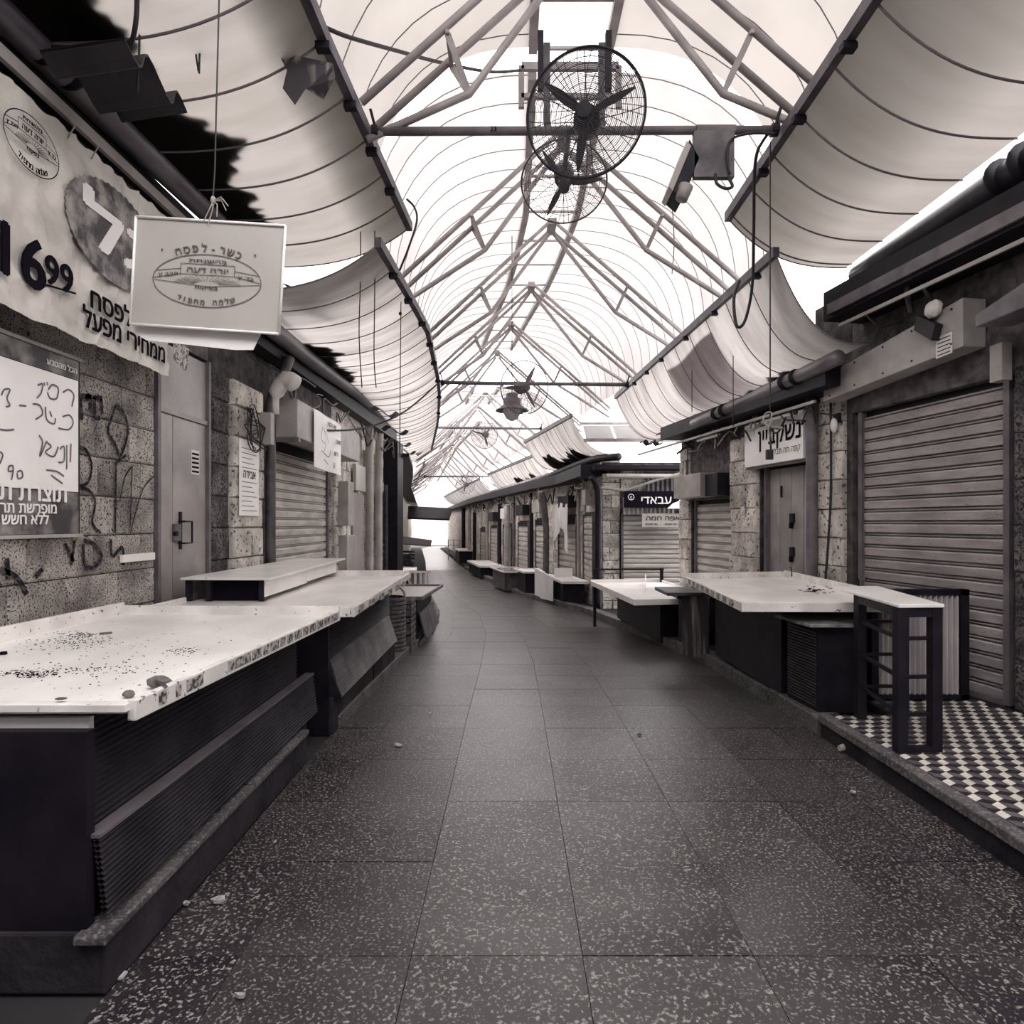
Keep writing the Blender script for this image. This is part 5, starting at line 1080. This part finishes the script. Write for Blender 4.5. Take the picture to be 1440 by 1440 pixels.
for i, (pts, lab) in enumerate((([(507, 205, 6.0), (507, 380, 6.0), (505, 470, 6.0), (509, 545, 6.1)], 'left of two long cords hanging before the left shade canvas'), ([(527, 215, 6.1), (527, 400, 6.1), (526, 500, 6.1), (529, 545, 6.1)], 'right of two long cords hanging before the left shade canvas'),
        ([(564, 410, 6.9), (563, 520, 6.9), (562, 640, 7.0)], 'knotted cord hanging beside the second left edge beam'), ([(1083, 200, 5.0), (1083, 400, 5.0), (1083, 585, 5.0)], 'straight cord hanging from the right beam to the plug'),
        ([(1031, 470, 7.4), (1031, 600, 7.4)], 'cord hanging left of the plug cord under the second right canvas'), ([(973, 480, 8.6), (973, 580, 8.6)], 'thin cord below the second right edge beam'), 
        ([(194, 0, 3.4), (196, 60, 3.4), (193, 130, 3.4)], 'frayed twine hanging near the curved cable'), ([(276, 18, 3.6), (274, 60, 3.6), (279, 100, 3.6)], 'left strand of tied twine on the upper cable'), ([(282, 18, 3.6), (281, 60, 3.6), (280, 103, 3.6)], 'right strand of tied twine on the upper cable'))):
    cable(pts, .0055, lab, 'cable', 'cord', 'cord')
single('cord_weight', MB().blob(at(563, 441, 6.9), (.02, .02, .02), 1), 'black', 'small black ball on the knotted cord', 'weight', smooth=True)
pg = thing('power_plug', 'black plug on a white looped cord before the door sign', 'plug', at(1083, 645, 5.0))
part('loop', MB().tube(smooth_path([at(1083, 602, 5), at(1074, 592, 5), at(1076, 582, 5), at(1084, 580, 5), at(1084, 592, 5), at(1080, 604, 5), at(1086, 620, 5)], 5), .006, 6), 'rope', pg, True)
part('lead', MB().tube([at(1083, 600, 5), at(1084, 632, 5)], .008, 6), 'cable', pg); part('plug_body', MB().slab([at(1079, 646, 5), at(1088, 646, 5), at(1088, 632, 5), at(1079, 632, 5)], (0, .04, 0)), 'black', pg, bevel=.004)
# clutter of cables under the eaves
rnd = random.Random(21)
for i in range(12):
    y = 6.2+i*.65; x = -2.58; pts = [V((x+rnd.uniform(-.05, .12), y+k*.28, H+1.62+rnd.uniform(-.25, .16))) for k in range(5)]
    cm_, cn_ = rnd.choice((('cable', 'black'), ('rope', 'pale'), ('steel', 'grey'))); single('eave_cable', MB().tube(smooth_path(pts, 5), rnd.choice((.008, .012, .016)), 5), cm_, cn_+' tangled cable under the left eave', 'cable', cn_+' tangled cables under the left eave', smooth=True)
for i in range(14):
    d = 6.4+i*.24; pts = [V(RP(d+k*.12, .1+rnd.uniform(0, .22))+(2.78+rnd.uniform(-.22, .12),)) for k in range(5)]
    cm_, cn_ = rnd.choice((('cable', 'black'), ('rope', 'pale'), ('steel', 'grey'))); single('eave_cable', MB().tube(smooth_path(pts, 5), rnd.choice((.008, .012, .018)), 5), cm_, cn_+' tangled cable under the right eave', 'cable', cn_+' tangled cables under the right eave', smooth=True)
for i in range(26):
    d = 13.6+i*.75; b = along(side, d); pts = [V((b[0]-.12-rnd.uniform(0, .3), d+k*.25, 2.35+rnd.uniform(-.3, .25))) for k in range(5)]
    cm_, cn_ = rnd.choice((('cable', 'black'), ('rope', 'pale'), ('steel', 'grey'))); single('eave_cable', MB().tube(smooth_path(pts, 4), rnd.choice((.012, .02, .03)), 5), cm_, cn_+' tangled cable under the eave of the distant right row', 'cable', cn_+' tangled cables under the distant right eave', smooth=True)
# edge clamps along the beams
for kx, kk, ds_, side_ in ((xb1, 3.02, (3.9, 4.45, 5.0, 5.6), be1), (xb2, 2.5, (6.2, 6.9, 7.7, 8.6, 9.6, 10.8, 12.2, 14), be2), (xb3, 3.02, (3.9, 4.6, 5.3), be3), (xb4, 2.5, (6.2, 7.3, 8.3, 9.4, 10.2, 11), be4)):
    for i, d in enumerate(ds_):
        x = kx(d); part('beam_clamp', MB().box(x-.045, x+.045, d-.03, d+.03, H+kk-.08, H+kk-.035), 'dark', side_)
# litter on the ground
for i, (px, py, s_l, lab) in enumerate(((308, 1267, 1.0, 'pale folded scrap on the ground near the left footing'), (262, 1272, .6, 'small white scrap touching the left footing'), (561, 1049, .9, 'crumpled pale scrap in the middle left of the paving'), (1180, 1058, .9, 'white plastic cup lying at the right kerb'), (340, 1402, .6, 'small light leaf at the bottom left'), (168, 1375, .8, 'pale scrap in the dark bottom left corner'),
        (1200, 1115, .6, 'tiny white scrap before the tiled platform'), (386, 1185, .4, 'tiny pebble on the left gutter strip'), (900, 1034, .5, 'dark scrap in the middle of the paving'), (606, 1004, .5, 'small pale scrap beside the paler middle slabs'))):
    p = onz(px, py, gz(3)+.004); r_ = .022*s_l
    rr_ = random.Random(i); q = [(p.x+r_*(1.7 if k % 2 else 1.1)*math.cos(k*1.05)*rr_.uniform(.6, 1.1), p.y+r_*1.2*math.sin(k*1.05)*rr_.uniform(.6, 1.2), p.z+.002) for k in range(6)]
    if 'cup' in lab: mbl = MB().lathe([(.018, 0), (.026, .05), (.024, .05), (.016, .004), (0, .004)], (p.x, p.y, p.z+.026), (1, .4, .05), 14)
    else:
        mbl = MB(); mbl.prism(q, (0, 0, .004)); mbl.v = [v+V((0, 0, .010*rr_.random() if v.z > p.z+.003 else 0)) for v in mbl.v]
    single('litter', mbl, 'ribbed' if 'dark scrap' in lab else 'scrap', lab, 'litter')
# small fittings along the distant right row
for i, (d, z0, h, wd, m, nm, lab, cat) in enumerate(((14.3, 1.95, .35, .5, 'steel_pale', 'shutter_box', 'pale box over the corner shutter in the distant right row', 'box'), (16.4, 1.95, .3, .8, 'dark', 'shutter_box', 'dark box over the first distant shutter', 'box'), (18.9, 1.85, .4, .9, 'steel_pale', 'shutter_box', 'pale box over the second distant shutter', 'box'),
        (21.2, 1.8, .35, 1.1, 'dark', 'shutter_box', 'dark box over the third distant shutter', 'box'), (24.1, 1.7, .4, 1.1, 'white', 'shop_plate', 'white plate over the fourth distant shutter', 'sign'), (27.0, 1.6, .4, 1.2, 'ribbed', 'shutter_box', 'dark box over the fifth distant shutter', 'box'))):
    a = along(side, d-wd/2); b = along(side, d+wd/2); single(nm, MB().slab([(a[0]-.02, a[1], z0), (b[0]-.02, b[1], z0), (b[0]-.02, b[1], z0+h), (a[0]-.02, a[1], z0+h)], (-.22, -.03, 0)), m, lab, cat, bevel=.01)
for i, (d, m, r_, lab) in enumerate(((15.6, 'steel_pale', .04, 'thin pale conduit after the corner shutter'), (19.9, 'dark', .06, 'dark downpipe between the second and third distant shutters'), (22.6, 'steel', .05, 'grey conduit between the third and fourth distant shutters'), (25.4, 'dark', .08, 'dark downpipe between the fourth and fifth distant shutters'), (28.6, 'steel_pale', .08, 'pale downpipe before the farthest shutter'), (33, 'dark', .09, 'dark downpipe past the farthest shutter'), (36, 'steel_pale', .09, 'pale downpipe past the farthest shutter'), (40, 'dark', .12, 'last dark downpipe of the right row'))):
    a = along(side, d); pipe([(a[0]-.12, d, gz(d)+.1), (a[0]-.12, d, 1.2), (a[0]-.12, d, 2.5)], r_, m, lab)
dr = []
for i in range(13):
    u = i/12; a = along(side, 16.0+1.1*u); sag = .35*(1-abs(2*u-1)); dr.append([(a[0]-.24-.04*math.sin(u*19), a[1], 2.05-.05*math.sin(u*9)), (a[0]-.26+.05*math.sin(u*23), a[1], 1.5+sag), (a[0]-.25-.05*math.sin(u*17), a[1], .75+sag*2.4)])
single('draped_cloth', MB().grid(dr), 'white_clean', 'white cloth tied back over a doorway in the distant right row', 'cloth', smooth=True)
